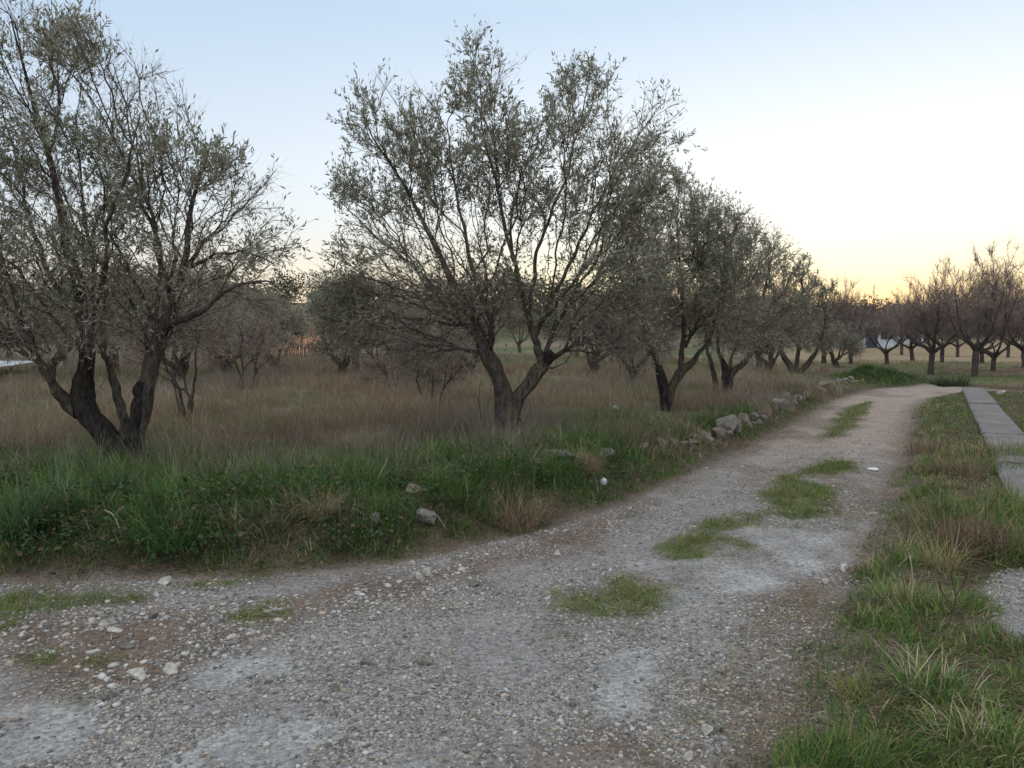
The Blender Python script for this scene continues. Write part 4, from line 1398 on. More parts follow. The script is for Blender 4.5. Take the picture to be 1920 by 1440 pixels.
# --- trees further off: a few kinds in local metres, copied with their parts
def local_olive(seed, label, group, h=3.6, w=1.9, nt=330, leaf=9, lsize=2.2, bare=False, name='olive_tree', cat='tree', trunk=0.75):
    root = empty(name, (0, 0, 0), label, cat, group)
    t = Tree(seed)
    r = t.r
    tr = 0.13 if not bare else 0.108
    lean = r.normal(0, 0.10, 2)
    t.limb(np.array([[0, 0, -0.15, tr * 1.3], [lean[0] * 0.4, lean[1] * 0.4, 0.25, tr], [lean[0], lean[1], trunk, tr * 0.95], [lean[0] * 1.2, lean[1] * 1.2, trunk + 0.2, tr * 0.5]]))
    k = 4
    a0 = r.uniform(0, 6.28)
    for j in range(k):
        a = a0 + j * 2 * np.pi / k + r.normal(0, 0.25)
        ca, sa = np.cos(a), np.sin(a)
        R1, R2, R3 = w * 0.22, w * 0.42, w * 0.62
        z1, z2, z3 = trunk + 0.45, trunk + 0.45 + (h - trunk) * 0.22, trunk + (h - trunk) * 0.72
        if bare:
            R1, R2, R3 = w * 0.3, w * 0.5, w * 0.75
            z1, z2, z3 = trunk + 0.32, trunk + 0.75, trunk + (h - trunk) * 0.7
        t.limb(np.array([[lean[0], lean[1], trunk - 0.08, tr * 0.75], [lean[0] + ca * R1 * 0.5, lean[1] + sa * R1 * 0.5, (trunk + z1) / 2, tr * 0.55], [ca * R1, sa * R1, z1, tr * 0.45], [ca * R2, sa * R2, z2, tr * 0.32], [ca * R3, sa * R3, z3, tr * 0.1]]))
    lobes = []
    zb = trunk + 0.35
    for j in range(9):
        a = r.uniform(0, 6.28)
        q = w * r.uniform(0.2, 0.68)
        zz = r.uniform(zb + 0.25 * (h - zb), zb + 0.72 * (h - zb))
        lobes.append([np.cos(a) * q, np.sin(a) * q, zz, w * 0.42, w * 0.42, (h - zb) * 0.27])
    lobes.append([0, 0, h * 0.72, w * 0.45, w * 0.45, h * 0.24])
    T = lobe_targets(lobes, nt, r)
    if bare:                      # upright water shoots above the crown
        m = nt // 4
        i = r.choice(len(T), m)
        T = np.vstack([T, T[i] + np.stack([r.normal(0, .12, m), r.normal(0, .12, m), r.uniform(0.3, 1.0, m) ** 1.5 * 1.3], 1)])
    t.grow(T, attach_z=trunk + 0.15, bf=0.3, up=0.3 if not bare else 0.4, rtip=0.0075 if not bare else 0.0044, rpow=0.46 if not bare else 0.40)
    if bare:
        finish_tree(t, root, M_BARK_ALM, M_BARK_ALM, twig_kw=dict(per=4, maxcnt=3, length=(0.15, 0.45), top=0.7, low=0.1), tmesh_kw=dict(r0=0.0052, cols=((0.25, 0.192, 0.168), (0.29, 0.22, 0.192), (0.20, 0.165, 0.148))), leaf_kw=None)
    else:
        finish_tree(t, root, M_BARK, M_BARK, twig_kw=dict(per=3, maxcnt=3, length=(0.15, 0.42), low=-0.5), tmesh_kw=dict(r0=0.005), leaf_kw=dict(per=leaf, length=0.058 * lsize, width=0.0135 * lsize, low_keep=0.5))
    return root


def children(o):
    return [c for c in bpy.data.objects if c.parent == o]


def copy_tree(o, label):
    r = o.copy()
    COL.objects.link(r)
    r['label'] = label
    for c in children(o):
        k = c.copy()
        COL.objects.link(k)
        k.parent = r
        for g in children(c):
            q = g.copy()
            COL.objects.link(q)
            q.parent = k
    return r


def place(o, px, py, rot, s, Y=None):
    if Y is None:
        p = at(px, py)
    else:
        x = (px - 960) / F * Y
        p = np.array([x, Y, float(height(x, Y))])
    o.location = tuple(p)
    o.rotation_euler = (0, 0, rot)
    o.scale = (s, s, s * 1.0)


def build_far_trees():
    al = 'leafless almond trees of the orchard'
    protos = [local_olive(s, 'x', al, h=h, w=w, nt=560, bare=True, name='almond_tree', trunk=tk) for s, h, w, tk in ((811, 3.4, 2.1, 0.85), (812, 3.2, 2.2, 0.75), (813, 3.7, 2.0, 0.95))]
    spots = [  # px, depth, rot, scale, proto, label
        (1745, 31, 0.3, 1.0, 0, 'stout almond tree with three-armed trunk standing nearest behind the grassy mound'),
        (1828, 28.5, 2.0, 1.05, 2, 'tallest almond tree with thick straight dark trunk beyond the end of the concrete strip'),
        (1862, 33, 4.1, 0.92, 1, 'crooked-trunked almond tree close behind the tallest one'),
        (1664, 42, 1.2, 0.95, 1, 'slim almond tree with open Y fork, before the white sheds'),
        (1711, 48, 3.3, 1.05, 0, 'almond tree with one low side arm, between the Y-forked and the three-armed almonds'),
        (1766, 45, 5.2, 1.0, 2, 'smaller almond tree seen just behind the three-armed one, to its right'),
        (1842, 44, 0.9, 1.0, 1, 'almond tree half hidden behind the tallest almond trunk'),
        (1922, 36, 2.7, 1.1, 0, 'wide almond tree cut by the right edge of the view'),
        (1595, 43, 4.6, 0.98, 2, 'purplish bare almond tree with straight trunk, first of the orchard after the olives'),
        (1795, 58, 0.1, 1.05, 0, 'faint almond tree deep in the orchard between the three-armed and tallest ones'),
        (1890, 56, 1.7, 1.1, 2, 'faint almond tree deep in the orchard behind the crooked trunk'),
        (1690, 62, 2.4, 1.05, 2, 'farthest small almond tree over the tan stubble near the sheds'),
        (1990, 30, 2.2, 1.0, 1, 'almond tree mostly outside the right edge, its twigs reaching in'),
    ]
    used = set()
    for px, Y, rot, s, k, lab in spots:
        o = protos[k] if k not in used else copy_tree(protos[k], lab)
        used.add(k)
        o['label'] = lab
        place(o, px, 0, rot, s, Y)
        o.scale = (s * (0.86 + 0.05 * (px % 7)), s * (0.9 + 0.04 * (px % 5)), s * (0.88 + 0.045 * (px % 6)))
        o.rotation_euler = (0.05 * math.sin(px), 0.06 * math.cos(px * 1.7), rot)
    ol = [local_olive(s, 'x', OLIVES, h=h, w=w, nt=300, trunk=tk) for s, h, w, tk in ((821, 3.5, 2.0, 0.75), (822, 3.8, 1.9, 0.65), (823, 3.2, 2.2, 0.7))]
    spots = [
        (668, 27, 0.4, 1.0, 0, 'grey-green olive tree with short slanting trunk in the meadow, behind the low bare shrub'),
        (625, 38, 2.0, 1.05, 1, 'pale olive tree right of the grass gap, past the red earth strip'),
        (500, 36, 1.0, 1.1, 2, 'olive tree left of the grass gap with crown down to the meadow'),
        (400, 28, 3.0, 1.1, 0, 'olive tree behind the thicket of dark stems, half hidden by the three-trunked olive'),
        (300, 32, 4.0, 1.15, 1, 'olive tree far behind the crossing pale stems'),
        (215, 26, 5.0, 1.1, 2, 'olive tree in the back row seen between the three splayed trunks'),
        (120, 33, 0.7, 1.1, 0, 'olive tree in the back row behind the blackened leaning trunk'),
        (20, 40, 1.9, 1.15, 1, 'olive tree in the back row above the pale road at the left edge'),
        (760, 33, 2.9, 1.05, 2, 'olive tree in the back row behind the slender sapling pair'),
        (845, 44, 3.8, 1.1, 0, 'small far olive tree just left of the stubbed trunk'),
        (1080, 46, 5.5, 1.0, 1, 'far olive tree right of the black sawn stub, across the meadow'),
        (1160, 36, 0.9, 1.05, 2, 'olive tree behind the dense round one, on its left side'),
        (1230, 30, 2.2, 1.0, 0, 'olive tree straight behind the dark forked trunk'),
        (1425, 36, 1.4, 1.0, 1, 'olive tree in back of the two-armed charred one'),
        (1545, 44, 4.4, 1.0, 2, 'last dull green olive tree before the orchard begins'),
        (975, 62, 3.4, 1.0, 1, 'tiny far olive tree framed in the fork of the stubbed trunk'),
    ]
    used = set()
    for px, Y, rot, s, k, lab in spots:
        o = ol[k] if k not in used else copy_tree(ol[k], lab)
        used.add(k)
        o['label'] = lab
        place(o, px, 0, rot, s, Y)


build_far_trees()


def build_thickets():
    g = 'twiggy thickets in the meadow'
    pr = [local_olive(s, 'x', g, h=h, w=w, nt=420, leaf=3, trunk=0.25, name='thicket') for s, h, w in ((841, 2.3, 1.7), (842, 2.7, 1.5))]
    for o in pr:
        o['category'] = 'shrub'
    spots = [
        (430, 25, 0.2, 1.0, 0, 'brown twiggy thicket between the crossing pale stems and the thicket of dark stems'),
        (510, 29, 1.7, 0.9, 1, 'brown twiggy thicket just left of the grass gap'),
        (330, 21, 2.9, 1.0, 1, 'brown twiggy thicket right behind the crossing pale stems'),
        (880, 27, 4.0, 1.0, 0, 'brown twiggy thicket seen left of the fork of the stubbed olive'),
        (1120, 26, 5.1, 0.95, 1, 'brown twiggy thicket in the meadow under the drooping side of the stubbed olive'),
        (1190, 22, 0.9, 0.9, 0, 'brown twiggy thicket left of the dark forked trunk'),
        (640, 24, 3.3, 0.85, 1, 'brown twiggy thicket right of the grass gap, left of the low bare shrub'),
        (790, 21, 2.2, 0.9, 0, 'brown twiggy thicket directly behind the slender sapling pair'),
        (1440, 30, 0.5, 0.95, 1, 'brown twiggy thicket between the charred and the V-limbed olives'),
        (90, 22, 1.1, 1.05, 0, 'brown twiggy thicket behind the blackened leaning trunk'),
        (1570, 37, 4.5, 0.8, 1, 'brown twiggy thicket at the foot of the purplish bare almond'),
    ]
    used = set()
    for px, Y, rot, s, k, lab in spots:
        o = pr[k] if k not in used else copy_tree(pr[k], lab)
        used.add(k)
        o['label'] = lab
        place(o, px, 0, rot, s, Y)


build_thickets()


def build_wood():
    """the wooded rise far behind: one mass of crowns"""
    r = np.random.default_rng(77)
    Vs, Cs = [], []
    n = 0
    for k in range(330):
        y = r.uniform(78, 135)
        x = r.uniform(-0.85, 0.95) * y
        if abs(x / y + 0.268) < 0.05 and y < 105:
            continue
        z = float(height(x, y))
        s = r.uniform(1.6, 3.2) * (1.0 if x < 10 else 0.8)
        m = 420
        d = norm(r.standard_normal((m, 3)))
        rad = r.uniform(0.3, 1.0, (m, 1)) ** 0.5
        bump = 1 + 0.3 * np.sin(d[:, :1] * 5 + k) * np.cos(d[:, 2:] * 4 + k)
        c = np.array([x, y, z + s * 0.85]) + d * rad * bump * np.array([s, s, s * 0.95])
        u = norm(r.standard_normal((m, 3)))
        v = norm(np.cross(u, r.standard_normal((m, 3))))
        q = r.uniform(0.10, 0.24, (m, 1))
        Vs.append(np.stack([c - u * q, c + v * q * 0.6, c + u * q, c - v * q * 0.6], 1).reshape(-1, 3))
        base = np.array([(0.055, 0.065, 0.040), (0.075, 0.070, 0.045), (0.045, 0.060, 0.035), (0.10, 0.070, 0.050)])[r.integers(0, 4)]
        Cs.append(np.repeat(base * r.uniform(0.7, 1.3, (m, 1)), 4, 0))
        n += m
    Q = (np.arange(n) * 4)[:, None] + np.array([0, 1, 2, 3])
    o = mesh_np('far_wood', np.vstack(Vs), Q, None, np.vstack(Cs), M_GRASS)
    tag(o, kind='stuff')


build_wood()

# ------------------------------------------------------------------ stones


def stone(px, py, w_px, h_px, mat, label, group=None, seed=0, name='stone', sink=0.25, cuts=8, cat='stone', deep=None):
    b = at(px, py)
    D = b[1]
    r = np.random.default_rng(seed * 7 + int(px))
    v, f = ico(4 if w_px > 20 else 3)
    p = rock_shape(v, r, cuts + 6, (0.36, 0.72), 0.035)
    w, h = w_px / F * D, h_px / F * D
    ext = p.max(0) - p.min(0)
    p = (p - (p.max(0) + p.min(0)) / 2) / ext
    p = p * np.array([w, (deep or r.uniform(0.6, 0.9)) * w, h * (1 + sink)])
    p[:, 2] += h * (1 + sink) / 2 - h * sink
    o = mesh_np(name, p, None, f, None, mat, None, False)
    me = o.data
    me.polygons.foreach_set('use_smooth', np.ones(len(f), bool))
    me.set_sharp_from_angle(angle=R(19))
    o.location = tuple(b)
    o.rotation_euler = (r.normal(0, .08), r.normal(0, .08), r.uniform(-0.4, 0.4))
    return tag(o, label, cat, group)


G, Tn, Wh = M_ROCK_GREY, M_ROCK_TAN, M_ROCK_WHITE
ROW = 'stones of the tumbled field wall along the track'
row = [
    (1050, 862, 96, 26, G, 'long flat grey slab stone overgrown by dry grass, below the stubbed olive'),
    (1098, 842, 44, 24, Tn, 'brownish rounded stone on the bank just behind the long flat slab'),
    (1135, 858, 46, 22, G, 'grey lichen-spotted stone at the right end of the long flat slab'),
    (1010, 872, 26, 16, Tn, 'half-buried brown stone left of the long flat slab'),
    (1205, 846, 26, 20, Tn, 'reddish stone alone in dry grass between the slab and the wall row'),
    (1240, 838, 28, 22, Tn, 'first low reddish stone at the near end of the wall row'),
    (1262, 834, 22, 18, Tn, 'small reddish stone second in the wall row'),
    (1296, 826, 24, 18, G, 'small dull stone before the tan wedge in the wall row'),
    (1322, 826, 36, 24, Tn, 'low tan stone leaning left of the white-topped block'),
    (1343, 822, 30, 26, Tn, 'tan wedge stone at the foot of the white-topped block'),
    (1360, 808, 46, 40, G, 'tallest grey block of the wall row with a white patch on top'),
    (1380, 812, 22, 34, G, 'narrow upright grey slab right against the white-topped block'),
    (1396, 798, 30, 30, Tn, 'brown squarish stone after the white-topped block'),
    (1414, 788, 24, 18, G, 'flat grey stone between the brown squarish and the domed stones'),
    (1432, 780, 32, 28, Tn, 'rounded brown dome stone midway along the wall row'),
    (1449, 772, 18, 24, Tn, 'thin tan stone set on edge beside the brown dome'),
    (1464, 768, 32, 28, G, 'smooth pale grey boulder midway along the wall row'),
    (1476, 757, 20, 26, G, 'dark upright grey stone behind the smooth pale boulder'),
    (1488, 752, 16, 16, Tn, 'small tan stone after the dark upright one'),
    (1499, 749, 14, 12, Wh, 'small whitish stone in the wall row'),
    (1510, 745, 18, 14, G, 'grey low stone before the grey pair near the bend'),
    (1522, 740, 16, 14, G, 'dull grey stone just before the orange-tan cluster'),
    (1534, 733, 18, 14, Tn, 'small tan stone at the start of the orange-tan cluster'),
    (1546, 730, 26, 20, Tn, 'angular orange-tan stone, biggest of the cluster near the bend'),
    (1560, 726, 20, 16, G, 'grey tilted stone after the angular orange-tan one'),
    (1573, 720, 18, 13, G, 'grey stone in the far part of the wall row'),
    (1584, 717, 18, 11, Tn, 'flat tan stone in the far part of the wall row'),
    (1596, 714, 16, 10, G, 'pale flat stone next to last in the wall row'),
    (1608, 710, 10, 7, Tn, 'tiny pale stone ending the wall row'),
    (1632, 706, 20, 15, Tn, 'pale angular stone lying on the green mound at the bend'),
    (780, 928, 42, 28, Tn, 'rounded pinkish stone up in the green bank grass'),
    (797, 980, 46, 34, G, 'pale domed stone low on the green bank, in front of the pinkish one'),
    (702, 985, 28, 32, G, 'upright light grey stone in the bank grass left of the domed one'),
]
for i, (px, py, w, h, m, lab) in enumerate(row):
    stone(px, py, w * 0.92, h * 0.82, m, lab, ROW if i < 29 else 'loose stones on the grassy bank', seed=i + 1, sink=0.35)
rr = np.random.default_rng(5)
line = np.array([(1225, 846), (1300, 834), (1372, 814), (1440, 783), (1500, 751), (1560, 727), (1612, 711)], float)
for k in range(30):
    q = (k + rr.uniform(0, 0.8)) / 30 * (len(line) - 1)
    a, b = line[int(q)], line[min(int(q) + 1, len(line) - 1)]
    px, py = a + (b - a) * (q - int(q)) + rr.normal(0, 2.5, 2) * np.array([2, 1])
    sc_ = np.interp(px, [1225, 1612], [1.0, 0.5])
    stone(px, py, rr.uniform(12, 24) * sc_, rr.uniform(9, 17) * sc_, [G, Tn][k % 2], 'small dull rubble stone wedged half buried between the bigger wall stones', 'small rubble between the wall stones', seed=200 + k, sink=0.4)
ST = 'loose stones lying on the track'
loose = [
    (310, 1096, 22, 12, Wh, 'angular pale stone on bare earth at the foot of the bank'),
    (295, 1118, 12, 8, Wh, 'small pale stone at the end of the mossy strip'),
    (258, 1270, 38, 14, Wh, 'flat oval pale stone sunk in the gravel near the grey patch'),
    (318, 1262, 30, 16, Wh, 'jagged pale stone right beside the flat oval one'),
    (628, 1294, 20, 13, Tn, 'yellowish chunk alone on the gravel in the near foreground'),
    (685, 1248, 20, 12, G, 'light grey stone above the yellowish chunk'),
    (795, 1244, 34, 12, G, 'long pale stone half sunk in the middle of the track'),
    (1584, 1072, 22, 12, Wh, 'pale stone at the grass edge on the far side of the track'),
    (1548, 1094, 14, 8, Wh, 'small round pale stone near the pale one at the grass edge'),
    (1392, 1182, 12, 9, Tn, 'dark reddish lump of earth in the gravel, right of the grassy clump'),
    (1325, 1376, 24, 16, Wh, 'whitish stone in the near gravel beside the right-hand weeds'),
    (1345, 1372, 22, 13, G, 'greyish stone touching the whitish one near the weeds'),
    (1290, 1425, 20, 16, Wh, 'pale stone at the very bottom of the view'),
    (215, 1184, 30, 7, Wh, 'thin flat sliver of pale stone in the stony margin'),
    (290, 1160, 22, 15, Tn, 'tan stone in the stony margin below the mossy strip'),
    (240, 1215, 26, 11, G, 'grey stone of the stony margin between two small tufts'),
    (800, 1079, 18, 12, Wh, 'pale stone in a pair at the foot of the bank'),
    (786, 1084, 14, 10, Wh, 'lesser of the pale pair at the foot of the bank'),
    (1045, 1040, 14, 9, Wh, 'pale stone by the track edge below the bank'),
    (1128, 1040, 12, 8, G, 'small grey stone in the left wheel rut'),
    (890, 1100, 22, 11, G, 'flattish grey stone on the pinkish margin'),
    (1168, 1154, 14, 8, G, 'grey pebble right under the grassy clump'),
]
for i, (px, py, w, h, m, lab) in enumerate(loose):
    stone(px, py, w, h * 1.25, m, lab, ST, seed=i + 60, sink=0.3)
stone(1877, 740, 14, 8, Wh, 'white rock lying in the grass right of the tallest almond', None, seed=99)


# ------------------------------------------------------------------ litter, sticks, weeds


def crumple(px, py, w_px, h_px, label, mat, seed, flat_=0.6, cat='litter', name='plastic_scrap'):
    b = at(px, py)
    D = b[1]
    r = np.random.default_rng(seed)
    v, f = ico(3)
    ph = r.uniform(0, 6, 8)
    w = sum(np.abs(np.sin(v @ (norm(r.standard_normal(3)) * fr) + ph[k])) for k, fr in enumerate((3, 4, 6, 9)))
    p = v * (0.6 + 0.18 * w[:, None])
    p = p * np.array([w_px, w_px * 0.7, h_px]) / F * D * 0.5
    p[:, 2] += h_px / F * D * 0.35
    o = mesh_np(name, p, None, f, None, mat)
    o.location = tuple(b)
    return tag(o, label, cat)


M_WHITE = mat_plain('white_plastic_material', (0.58, 0.60, 0.62), 0.5, 0.12, 12, 0.5)
crumple(1132, 908, 12, 14, 'crumpled white plastic bag caught in the green bank grass', M_WHITE, 3)
crumple(1637, 882, 21, 6, 'flat white scrap lying on the bare right wheel rut', M_WHITE, 4)
crumple(1155, 768, 11, 9, 'small white scrap in the meadow left of the dense round olive', M_WHITE, 5)


def stick(name, D0, pts, label, mat, cat='stick', group=None, extra=()):
    b = at(pts[0][0], pts[0][1])
    root_loc = b
    D = b[1]
    Vs, Qs, Ts = [], [], []
    off = 0
    lines = [pts] + list(extra)
    for line in lines:
        N = px_limb(D, line)
        V, Q, T = limb_tube(N, None, 6, 0.1, seed=int(pts[0][0]), step=0.04)
        Vs.append(V - root_loc); Qs.append(Q + off); Ts.append(T + off)
        off += len(V)
    o = mesh_np(name, np.vstack(Vs), np.vstack(Qs), np.vstack(Ts), None, mat, None, True)
    o.location = tuple(root_loc)
    return tag(o, label, cat, group)


M_STICK = mat_plain('pale_stick_material', (0.34, 0.30, 0.25), 0.8, 0.2, 30, 0.1)
M_STICK_D = mat_plain('dark_stick_material', (0.075, 0.050, 0.042), 0.85, 0.2, 30, 0.1)
stick('stick', 0, [(228, 1010, 0, 1.6), (222, 985, 0, 2.6), (212, 965, 0, 2.4), (196, 956, 0, 1.2)], 'bleached bent stick poking out of the tall green grass', M_STICK,
      extra=[[(214, 968, 0, 1.3), (224, 955, -0.05, 1.1), (232, 950, -0.1, 0.7)]])
stick('stick', 0, [(712, 1030, 0, 1.5), (730, 1005, 0, 1.8), (752, 980, 0, 1.6), (768, 960, 0, 1.0)], 'thin dark stick slanting up the bank before the domed stone', M_STICK_D)
stick('stick', 0, [(838, 995, 0, 1.6), (826, 975, 0, 1.5), (812, 958, 0, 1.0)], 'short grey stick leaning on the domed bank stone', M_STICK)
stick('stick', 0, [(1538, 698, 0, 1.4), (1528, 688, 0, 1.4), (1520, 704, 0, 1.2)], 'pale broken stake standing in the meadow beyond the wall row', M_STICK)
stick('weed_stalk', 0, [(1822, 1010, 0, 3.0), (1838, 985, 0, 2.6), (1855, 955, 0, 2.2), (1872, 926, 0, 1.4)], 'dark reddish dead stalk sticking up from the brown weeds', M_STICK_D, 'weed')
stick('weed_stalk', 0, [(1768, 1190, 0, 2.0), (1782, 1160, 0, 2.0), (1792, 1120, 0, 1.8), (1784, 1080, 0, 1.4), (1790, 1050, 0, 0.9)], 'thin crooked dark stalk rising amid yellow grass at the right', M_STICK_D, 'weed',
      extra=[[(1790, 1120, 0, 1.2), (1806, 1095, 0, 1.0), (1815, 1070, -.05, .7)], [(1786, 1140, 0, 1.1), (1766, 1110, .05, .9), (1760, 1090, .05, .6)]])
stick('weed_stalk', 0, [(905, 815, 0, 1.9), (902, 780, 0, 1.7), (898, 745, 0, 1.3), (901, 712, 0, 0.8)], 'small dead branching stalk just left of the stubbed olive trunk', M_STICK_D, 'weed',
      extra=[[(903, 800, 0, 1.1), (888, 775, .05, .9), (880, 762, .1, .6)], [(902, 785, 0, 1.1), (914, 760, -.05, .9), (918, 745, -.1, .6)], [(899, 755, 0, 1), (890, 735, 0, .7)], [(904, 808, 0, 1.1), (922, 790, .1, .8), (930, 778, .1, .5)]])
stick('weed_stalk', 0, [(1708, 1140, 0, 1.2), (1712, 1090, 0, 1.0), (1706, 1040, 0, 0.7)], 'lone straight dry stem in the right verge grass', M_STICK, 'weed')


def weed_tuft(px, py, w_px, h_px, n, cols, label, seed, cat='weeds', name='grass_tussock', lean=0.5, wid=0.004, group=None):
    global rng
    b = at(px, py)
    D = b[1]
    r = np.random.default_rng(seed)
    W, H = w_px / F * D * 0.5, h_px / F * D
    a = r.uniform(0, 2 * np.pi, n)
    q = W * 0.95 * np.sqrt(r.uniform(0, 1, n)) * (0.6 + 0.8 * vnoise(a * 1.2, a * 0 + seed, seed + 3))
    P = np.stack([np.cos(a) * q, np.sin(a) * q, np.full(n, -0.02)], 1)
    old = rng
    rng = r
    hv = 0.35 + 1.1 * vnoise(P[:, 0] / W * 2.6 + seed, P[:, 1] / W * 2.6, seed)
    o = make_blades(name, P, H * hv * r.uniform(0.45, 1.2, n), r.uniform(0.6, 1.4, n) * wid, np.clip(r.normal(lean, 0.4, n), 0.03, 1.7), pick(cols, n, 0.3), M_GRASS, 4, az=a + r.normal(0, 1.1, n), kind=None, curl=1.0)
    rng = old
    o.location = tuple(b)
    return tag(o, label, cat, group)


BR = [(0.17, 0.105, 0.075), (0.13, 0.085, 0.065), (0.20, 0.135, 0.09)]
TN = [S_TAN, S_PALE, (0.25, 0.19, 0.11)]
TG = 'grass tussocks on the verges'
weed_tuft(960, 975, 120, 70, 1000, TN + BR, 'big tan dry tussock on the bank beneath the long flat slab', 1, group=TG)
weed_tuft(1090, 880, 70, 48, 900, TN + [S_BROWN], 'dry tussock hanging over the long flat slab', 2, group=TG)
weed_tuft(1815, 1035, 120, 90, 1300, BR, 'large reddish-brown dead tussock by the dark reddish stalk', 3, lean=0.45, group=TG)
weed_tuft(1765, 1065, 60, 85, 260, [S_PALE, G_YEL, S_TAN], 'pale yellow tussock beside the large reddish-brown one', 4, group=TG)
weed_tuft(1700, 1130, 100, 55, 420, [S_TAN, S_PALE, G_LIGHT, G_MID], 'straw-coloured tussock along the near right verge', 5, group=TG)
weed_tuft(1742, 845, 70, 34, 600, BR + TN, 'brown dead tussock by the track, midway up the right verge', 6, group=TG)
weed_tuft(1800, 890, 80, 42, 600, BR + TN, 'tan tussock next to the concrete strip', 7, group=TG)
weed_tuft(1745, 1300, 150, 85, 480, [G_BLUE, G_MID, G_LIGHT, S_PALE], 'lush blue-green tussock in the near right corner', 8, wid=0.006, lean=0.8, group=TG)
weed_tuft(1640, 1300, 120, 60, 380, [G_LIGHT, G_YEL, S_TAN], 'light green tussock bordering the near gravel', 9, wid=0.005, lean=0.8, group=TG)
weed_tuft(1850, 1400, 190, 95, 600, [G_MID, S_PALE, G_LIGHT], 'mixed green and straw tussock in the bottom corner', 10, wid=0.005, lean=0.9, group=TG)
weed_tuft(175, 935, 110, 90, 600, [G_BLUE, G_MID, (0.09, 0.13, 0.08)], 'tall bright blue-green tussock in front of the three-trunked olive', 11, wid=0.009, lean=0.7, group=TG)
weed_tuft(50, 990, 120, 110, 700, [G_BLUE, G_MID, (0.09, 0.13, 0.08)], 'tall pale green tussock at the left edge above the brambles', 12, wid=0.009, lean=0.7, group=TG)
weed_tuft(330, 1010, 140, 70, 700, [G_BLUE, G_MID, G_DARK], 'broad dark green tussock right of the bleached bent stick', 13, wid=0.008, lean=0.8, group=TG)
weed_tuft(600, 960, 90, 60, 700, TN + [G_LIGHT], 'yellowish tussock on the bank left of the upright grey stone', 14, lean=0.8, group=TG)
weed_tuft(1782, 724, 60, 26, 900, [(0.05, 0.045, 0.035), (0.06, 0.05, 0.03), G_DARK], 'dark low bush at the bend before the orchard', 15, cat='bush', name='low_bush', lean=0.7, wid=0.012)


def build_brambles():
    """broad leaved ground cover at the foot of the left bank"""
    r = np.random.default_rng(55)
    x, y = sample_wedge(70000, 3.9, 8.4, 1.0, -38, 14, r)
    sf = sdist(FIELD, x, y)
    p = sstep(0.0, 0.12, sf) * sstep(1.7, 0.5, sf) * np.interp(x, [-3.2, -1.6, 0.0, 2.0], [1.0, 0.8, 0.5, 0.35]) * sstep(0.35, 0.6, fbm(x * 2, y * 2, 151, 3))
    k = r.uniform(0, 1, len(x)) < p * 0.42
    x, y = x[k], y[k]
    n = len(x)
    h = r.uniform(0.02, 0.24, n)
    c = np.stack([x, y, height(x, y) + h], 1)
    a = r.uniform(0, 6.28, n)
    d = norm(np.stack([np.cos(a), np.sin(a), r.normal(0, 0.45, n)], 1))
    s = norm(np.cross(d, np.stack([r.normal(0, .35, n), r.normal(0, .35, n), np.ones(n)], 1)))
    L = r.uniform(0.022, 0.05, n)[:, None]
    up = np.cross(s, d)
    V = np.stack([c, c + d * L * 0.45 + s * L * 0.42 + up * L * .12, c + d * L, c + d * L * 0.45 - s * L * 0.42 + up * L * .12], 1)
    tr = (np.arange(n) * 4)[:, None]
    T = np.concatenate([tr + np.array([0, 1, 2]), tr + np.array([0, 2, 3])])
    col = pick([(0.030, 0.058, 0.025), (0.045, 0.075, 0.030), (0.09, 0.07, 0.035), (0.12, 0.085, 0.055)], n, 0.3, [0.4, 0.35, 0.15, 0.10])
    o = mesh_np('bramble_cover', V.reshape(-1, 3), None, T, np.repeat(col, 4, 0), M_GRASS)
    tag(o, kind='stuff')


build_brambles()


def build_litter_straw():
    """dead stalks and chips lying flat on the stony margin"""
    x, y = sample_wedge(5200, 2.4, 9, 0.8)
    sr = sdist(ROAD, x, y)
    k = (sr > 0) & (rng.uniform(0, 1, len(x)) < 0.15 + 0.7 * zone(DIRT[1:3], x, y, 0.2, 0.2) + 0.6 * sstep(0.5, 0.0, sr))
    x, y = x[k], y[k]
    n = len(x)
    a = rng.uniform(0, 6.28, n)
    L = rng.uniform(0.015, 0.09, n)
    d = np.stack([np.cos(a), np.sin(a), rng.normal(0, 0.08, n)], 1)
    s = np.stack([-np.sin(a), np.cos(a), np.zeros(n)], 1)
    c = np.stack([x, y, height(x, y) + 0.008], 1)
    w = rng.uniform(0.0015, 0.004, n)[:, None]
    V = np.stack([c - d * L[:, None] / 2 - s * w, c - d * L[:, None] / 2 + s * w, c + d * L[:, None] / 2 + s * w * .5, c + d * L[:, None] / 2 - s * w * .5], 1)
    Q = (np.arange(n) * 4)[:, None] + np.arange(4)
    col = pick([S_PALE, S_TAN, S_BROWN, (0.33, 0.30, 0.26)], n)
    o = mesh_np('dead_stalks', V.reshape(-1, 3), Q, None, np.repeat(col, 4, 0), M_GRASS)
    tag(o, kind='stuff')


build_litter_straw()

# ------------------------------------------------------------------ far buildings, vines, pale road


